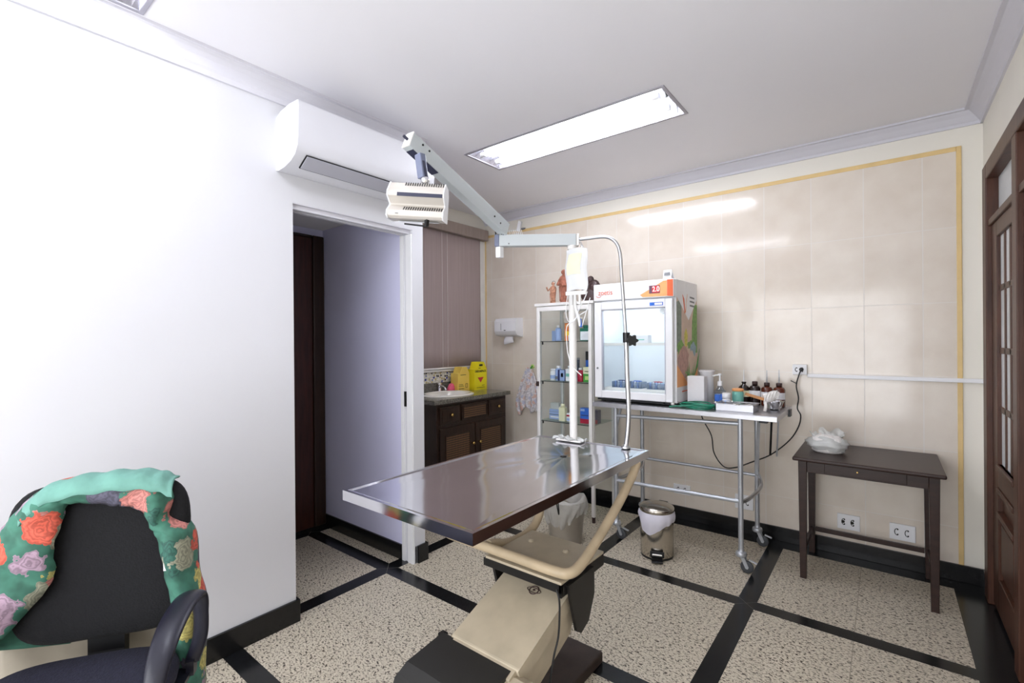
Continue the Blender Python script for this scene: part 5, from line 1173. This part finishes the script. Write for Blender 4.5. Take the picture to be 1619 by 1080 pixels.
# ---------------------------------------------------------------- drip stand and bag
def iv():
    t = thing('drip_stand', 'bent steel drip pole with black knob at the steel table end', 'drip stand', (-0.965, 2.082, 0.951))
    P = [(-0.960, 2.082, 0.951), (-0.957, 2.082, 0.975), (-0.9475, 2.082, 1.03), (-0.945, 2.082, 1.20), (-0.955, 2.082, 1.45)]
    b = MB(); b.tube(catmull([(-0.965, 2.082, 0.951), (-0.962, 2.082, 0.97), (-0.952, 2.082, 1.05), (-0.949, 2.082, 1.15), (-0.955, 2.082, 1.30), (-0.958, 2.082, 1.46)], 6), 0.0105, 14); b.build('lower_pole', 'tube_steel', t)
    b = MB(); b.tube(catmull([(-0.958, 2.082, 1.44), (-0.968, 2.082, 1.60), (-0.980, 2.082, 1.78), (-0.985, 2.082, 1.86), (-1.0, 2.082, 1.915), (-1.035, 2.082, 1.95), (-1.08, 2.082, 1.963), (-1.15, 2.082, 1.966), (-1.205, 2.082, 1.968)], 8), 0.0078, 14); b.build('upper_pole', 'tube_steel', t)
    b = MB(); b.cyl((-0.957, 2.082, 1.448), (-0.9575, 2.082, 1.495), 0.0165, 16); b.build('collar', 'black_plastic', t)
    b = MB(); b.cyl((-0.945, 2.075, 1.47), (-0.925, 2.06, 1.463), 0.007, 10)
    c0 = Vector((-0.915, 2.05, 1.458)); ax = Vector((0.55, -0.8, -0.1)).normalized(); a1 = ax.cross(Vector((0, 0, 1))).normalized(); a2 = ax.cross(a1)
    poly = [((0.024+0.005*math.cos(k*2*PI/24*6))*math.cos(k*2*PI/24), (0.024+0.005*math.cos(k*2*PI/24*6))*math.sin(k*2*PI/24)) for k in range(24)]
    b.prism(poly, lambda a, c, q: c0+a1*a+a2*c+ax*q, -0.011, 0.011); b.build('knob', 'black_plastic', t, bevel=0.002)
    b = MB(); b.lathe([(0.022, 0), (0.022, 0.006), (0.0115, 0.010), (0.0115, 0.016)], (-0.965, 2.082, 0.951), 18); b.build('foot_flange', 'tube_steel', t)
    b = MB(); b.tube([(-1.208+0.0*math.cos(q), 2.082+0.012*math.cos(q*PI/6), 1.968+0.012*math.sin(q*PI/6)) for q in range(12)], 0.002, 6, closed=True)
    b.tube(catmull([(-1.205, 2.082, 1.957), (-1.20, 2.08, 1.94), (-1.192, 2.078, 1.93), (-1.188, 2.06, 1.918), (-1.19, 2.03, 1.908)], 5), 0.002, 6)
    b.tube(catmull([(-1.203, 2.09, 1.957), (-1.195, 2.088, 1.94), (-1.186, 2.086, 1.925)], 5), 0.002, 6); b.build('hook', 'tube_steel', t)
    t = thing('drip_bag', 'clear drip bag with pale yellow label hanging from the bent pole', 'drip bag', (-1.19, 2.02, 1.66))
    cx, cy = -1.188, 2.018
    b = MB()
    def bag(u, v, s):
        th = 0.022*math.sin(PI*u)**0.6*math.sin(PI*min(1, v*1.02))**0.6
        return (cx+(u-0.5)*(0.115+0.01*math.sin(PI*v))+0.004*math.sin(9*v), cy+s*th, 1.70+v*0.205+0.01*math.sin(PI*u))
    b.grid(lambda u, v: bag(u, v, -1), 14, 14); b.grid(lambda u, v: bag(1-u, v, 1), 14, 14); b.build('bag', 'iv_bag', t)
    b = MB(); b.grid(lambda u, v: (lambda p: (p[0], p[1]-0.002, p[2]))(bag(0.16+0.62*u, 0.36+0.50*v, -1)), 10, 8); b.build('label', 'iv_label', t)
    b = MB(); b.box(cx-0.06, cx+0.055, cy-0.006, cy+0.006, 1.683, 1.702); b.build('seam', 'wire_white', t, bevel=0.002)
    b = MB()
    for dx in (-0.03, -0.008, 0.018): b.cyl((cx+dx, cy, 1.685), (cx+dx, cy, 1.635), 0.006, 10)
    b.tube(catmull([(cx-0.008, cy, 1.635), (cx+0.0, cy, 1.60), (cx+0.015, cy-0.004, 1.565), (cx+0.02, cy, 1.53)], 6), 0.008, 8)
    b.build('ports', 'iv_tube', t)
    b = MB(); b.cyl((cx+0.018, cy, 1.565), (cx+0.024, cy, 1.525), 0.007, 10); b.build('valve', 'blue', t)
    b = MB()
    b.tube(catmull([(cx+0.06, cy, 1.695), (cx+0.045, cy-0.003, 1.66), (cx+0.015, cy-0.004, 1.61), (cx-0.01, cy, 1.56), (cx-0.05, cy-0.01, 1.53), (cx-0.045, cy-0.02, 1.44), (cx-0.035, cy-0.02, 1.38), (cx-0.01, cy-0.02, 1.33), (cx+0.03, cy-0.01, 1.29)], 8), 0.0028, 6)
    b.tube(catmull([(cx+0.075, cy, 1.665), (cx+0.06, cy, 1.62), (cx+0.04, cy, 1.56), (cx+0.03, cy, 1.53)], 8), 0.0025, 6)
    b.tube(catmull([(cx-0.05, cy, 1.69), (cx-0.055, cy-0.01, 1.6), (cx-0.04, cy, 1.55), (cx+0.01, cy, 1.58), (cx+0.05, cy, 1.60)], 8), 0.0025, 6)
    b.build('tubing', 'iv_tube', t)
iv()
# small sensor near the ceiling
t = thing('wall_sensor', 'small white tilted sensor box high on the wall near the blind', 'sensor', (-2.93, YB-0.05, 2.58))
b = MB(); b.obox((-2.93, YB-0.045, 2.63), (0.013, 0.006, -0.006), (0.0, 0.012, 0), (0.014, 0, 0.05)); b.build('case', 'white_plastic', t, bevel=0.003)
b = MB(); b.cyl((-2.905, YB-0.04, 2.60), (-2.89, YB, 2.61), 0.01, 10); b.build('mount', 'ink_grey', t)

# ---------------------------------------------------------------- office chair with floral jacket
def chair():
    a = math.atan2(-0.559, 0.829)
    f = Vector((0.829, -0.559, 0)); l = Vector((0.559, 0.829, 0)); O = Vector((-1.62, 0.16, 0))+l*0.05
    t = thing('office_chair', 'black fabric office chair with armrests by the white wall', 'chair', O, a)
    def cushion(fn, nu, nv): pass
    # backrest: superellipse outline, curved
    def outline(k, n, wb=0.215, wt=0.222, z0=0.60, z1=1.058):
        an = 2*PI*k/n; c, s = math.cos(an), math.sin(an); p = 0.42
        yy_ = math.copysign(abs(c)**p, c); zz = math.copysign(abs(s)**p, s)
        ww = wb+(wt-wb)*(zz+1)/2; return yy_*ww, (z0+z1)/2+zz*(z1-z0)/2
    n = 48
    b = MB(); v = []; fcs = []
    prof = [(0.0, 0.0, 1), (0.35, 0.0, 1), (0.7, 0.0, 1), (0.92, -0.006, 1), (0.985, -0.018, 1), (1.0, -0.034, 1), (0.985, -0.05, 1), (0.92, -0.058, 1), (0.5, -0.06, 1), (0.0, -0.06, 1)]
    for s_, dx, _ in prof:
        for k in range(n):
            y_, z_ = outline(k, n); zc = 0.8275
            Y = y_*s_; Z = zc+(z_-zc)*s_
            X = -0.235+dx+0.35*Y*Y+0.10*(Z-0.8)**2*(1 if Z < 0.8 else -1)
            v.append((X, Y, Z))
    for i in range(len(prof)-1):
        for k in range(n): fcs.append((i*n+k, i*n+(k+1) % n, (i+1)*n+(k+1) % n, (i+1)*n+k))
    b.add(v, fcs, True); b.build('backrest', 'chair_fabric', t, local=True)
    b = MB(); b.prism([(-0.23, -0.03), (-0.20, 0.03), (-0.30, 0.03)] if 0 else [(-0.262, 0.66), (-0.272, 0.80), (-0.30, 0.80), (-0.29, 0.50), (-0.20, 0.475), (-0.05, 0.475), (-0.05, 0.505), (-0.19, 0.51), (-0.262, 0.55)], lambda p, c, q: (p, q, c), -0.045, 0.045); b.build('spine', 'black_plastic', t, local=True, bevel=0.006)
    b = MB()
    def seat(k, n): 
        an = 2*PI*k/n; c, s = math.cos(an), math.sin(an); p = 0.5
        return math.copysign(abs(c)**p, c)*0.235+0.01, math.copysign(abs(s)**p, s)*0.235
    v = []; fcs = []; pr = [(0, 0.585), (0.6, 0.588), (0.88, 0.585), (0.97, 0.572), (1.0, 0.55), (0.98, 0.528), (0.9, 0.515), (0, 0.51)]
    for s_, z_ in pr:
        for k in range(n): x_, y_ = seat(k, n); v.append((x_*s_, y_*s_, z_))
    for i in range(len(pr)-1):
        for k in range(n): fcs.append((i*n+k, i*n+(k+1) % n, (i+1)*n+(k+1) % n, (i+1)*n+k))
    b.add(v, fcs, True); b.build('seat', 'seat_fabric', t, local=True)
    for sg in (1, -1):
        y_ = 0.245*sg
        b = MB(); pts = catmull([(-0.17, y_, 0.53), (-0.175, y_+0.02*sg, 0.60), (-0.18, y_+0.02*sg, 0.68), (-0.175, y_+0.01*sg, 0.722), (-0.12, y_+0.005*sg, 0.738), (-0.03, y_, 0.725), (0.05, y_, 0.69), (0.10, y_, 0.63), (0.10, y_, 0.57), (0.06, y_-0.01*sg, 0.525)], 8)
        P_ = [Vector(p) for p in pts]; vv = []; ff = []; m = 14
        for i, p in enumerate(P_):
            d_ = (P_[min(i+1, len(P_)-1)]-P_[max(i-1, 0)]).normalized(); sd = Vector((0, 1, 0)); nn = d_.cross(sd).normalized()
            q = i/(len(P_)-1); wd = 0.020+0.014*max(0, math.sin(PI*min(1, max(0, (q-0.2)/0.6))))
            for k in range(m): a_ = 2*PI*k/m; vv.append(p+sd*math.cos(a_)*wd+nn*math.sin(a_)*0.012)
        for i in range(len(P_)-1):
            for k in range(m): ff.append((i*m+k, i*m+(k+1) % m, (i+1)*m+(k+1) % m, (i+1)*m+k))
        b.add(vv, ff, True); b.add(vv[:m], [tuple(range(m))]); b.add(vv[-m:], [tuple(range(m))[::-1]]); b.box(0.0, 0.10, min(y_, y_-0.10*sg), max(y_, y_-0.10*sg), 0.497, 0.51); b.box(-0.18, -0.10, min(y_, y_-0.10*sg), max(y_, y_-0.10*sg), 0.497, 0.51); b.box(-0.18, -0.15, y_-0.01, y_+0.01, 0.5, 0.54); b.box(0.04, 0.08, y_-0.01, y_+0.01, 0.5, 0.54); b.build('armrest', 'arm_plastic', t, local=True)
    b = MB(); b.cyl((0, 0, 0.09), (0, 0, 0.30), 0.028, 16); b.cyl((0, 0, 0.30), (0, 0, 0.50), 0.016, 12); b.box(-0.09, 0.09, -0.08, 0.08, 0.475, 0.512); b.build('gas_column', 'black_plastic', t, local=True)
    for k in range(5):
        an = 2*PI*k/5+0.3; dx, dy = math.cos(an), math.sin(an)
        b = MB(); b.bar((dx*0.02, dy*0.02, 0.10), (dx*0.28, dy*0.28, 0.068), 0.04, 0.028); g = b.build('base_spoke', 'black_plastic', t, local=True, bevel=0.005)
        b = MB(); c0 = Vector((dx*0.27, dy*0.27, 0.026)); sd = Vector((-dy, dx, 0)); b.cyl(c0-sd*0.022, c0+sd*0.022, 0.026, 16); b.cyl(c0, c0+Vector((0, 0, 0.035)), 0.008, 8); b.build('caster', 'black_plastic', g, local=True)
    # jacket
    inner = [(-0.167, 0.65), (-0.14, 0.682), (-0.111, 0.72), (-0.062, 0.778), (-0.046, 0.825), (-0.044, 0.892), (-0.03, 0.957), (-0.016, 1.008), (0.011, 1.012), (0.085, 0.996), (0.123, 0.992), (0.163, 0.966), (0.185, 0.925), (0.197, 0.888), (0.218, 0.797), (0.235, 0.698), (0.244, 0.617), (0.248, 0.522), (0.249, 0.40)]
    outer = [(-0.247, 0.593), (-0.259, 0.697), (-0.258, 0.814), (-0.235, 0.885), (-0.20, 0.93), (-0.165, 0.96), (-0.135, 1.0), (-0.101, 1.040), (-0.033, 1.068), (0.114, 1.075), (0.190, 1.060), (0.232, 1.0), (0.222, 0.945), (0.272, 0.898), (0.284, 0.773), (0.302, 0.675), (0.304, 0.587), (0.302, 0.501), (0.3, 0.38)]
    I2 = catmull([(0, a_-0.05, z_) for a_, z_ in inner], 5); O2 = catmull([(0, a_-0.05, z_) for a_, z_ in outer], 5); nn_ = len(I2)
    jt = thing('floral_jacket', 'green floral garment draped over the back of the office chair', 'jacket', O, a)
    b = MB(); rows = []
    ns = 7
    for r_ in range(ns+1):
        s_ = r_/ns; row = []
        for k in range(nn_):
            p = I2[k].lerp(O2[k], s_); x_ = -0.213+0.022*math.sin(PI*min(1, s_*1.1))+0.006*math.sin(k*0.55+s_*5)+0.004*math.sin(k*1.7-s_*9)
            x_ += 0.35*p.y*p.y if abs(p.y) < 0.22 else 0.017
            if s_ > 0.85: x_ -= 0.03*(s_-0.85)/0.15
            row.append((x_, p.y, p.z))
        rows.append(row)
    # over the edge and down the back
    for e, (dx, inn, dz) in enumerate(((-0.055, 0.0, 0.004), (-0.10, 0.04, -0.01), (-0.115, 0.25, -0.03), (-0.12, 0.6, -0.05))):
        row = []
        for k in range(nn_):
            p = O2[k]; q = k/(nn_-1)
            cy_, cz_ = 0.0, 0.62
            yv = p.y+(cy_-p.y)*inn; zv = p.z+(cz_-p.z)*inn*0.9+dz
            row.append((-0.213+dx+0.005*math.sin(k*0.8+e), yv, zv))
        rows.append(row)
    v = [q for r__ in rows for q in r__]; nr = len(rows)
    b.add(v, [(i*nn_+k, i*nn_+k+1, (i+1)*nn_+k+1, (i+1)*nn_+k) for i in range(nr-1) for k in range(nn_-1)], True)
    b.build('garment', 'floral_cloth', jt, local=True, solid=0.004)
    # plain teal collar band along the top
    b = MB(); top = catmull([(0, a_-0.05, z_) for a_, z_ in [(-0.115, 1.005), (-0.08, 1.046), (-0.02, 1.069), (0.05, 1.076), (0.114, 1.078), (0.177, 1.072), (0.215, 1.058), (0.238, 1.042)]], 6)
    b.grid(lambda u, v_: (lambda p: (-0.185-0.10*v_+0.022*math.sin(PI*v_), p.y+0.012*(0.5-v_), p.z-0.035*(1-v_)**2+0.012*math.sin(PI*v_)+0.003*math.sin(u*40)))(top[min(len(top)-1, int(u*(len(top)-1)))]), len(top)-1, 8)
    b.build('collar', 'teal_cloth', jt, local=True, solid=0.006)
    b = MB(); b.grid(lambda u, v_: (-0.335+0.008*math.sin(14*u+2*v_), -0.29+0.45*u, 0.38+0.42*v_), 24, 10); b.build('lining', 'jacket_lining', jt, local=True, solid=0.003)
    b = MB(); b.box(-0.185, -0.182, 0.172, 0.186, 0.80, 0.83); b.build('care_tag', 'paper', jt, local=True)
mat('jacket_lining', (150, 142, 128), 0.9, var=0.12, scale=10)
mat('teal_cloth', (108, 156, 144), 0.85, var=0.12, scale=18, bump=0.3, bscale=30)
chair()
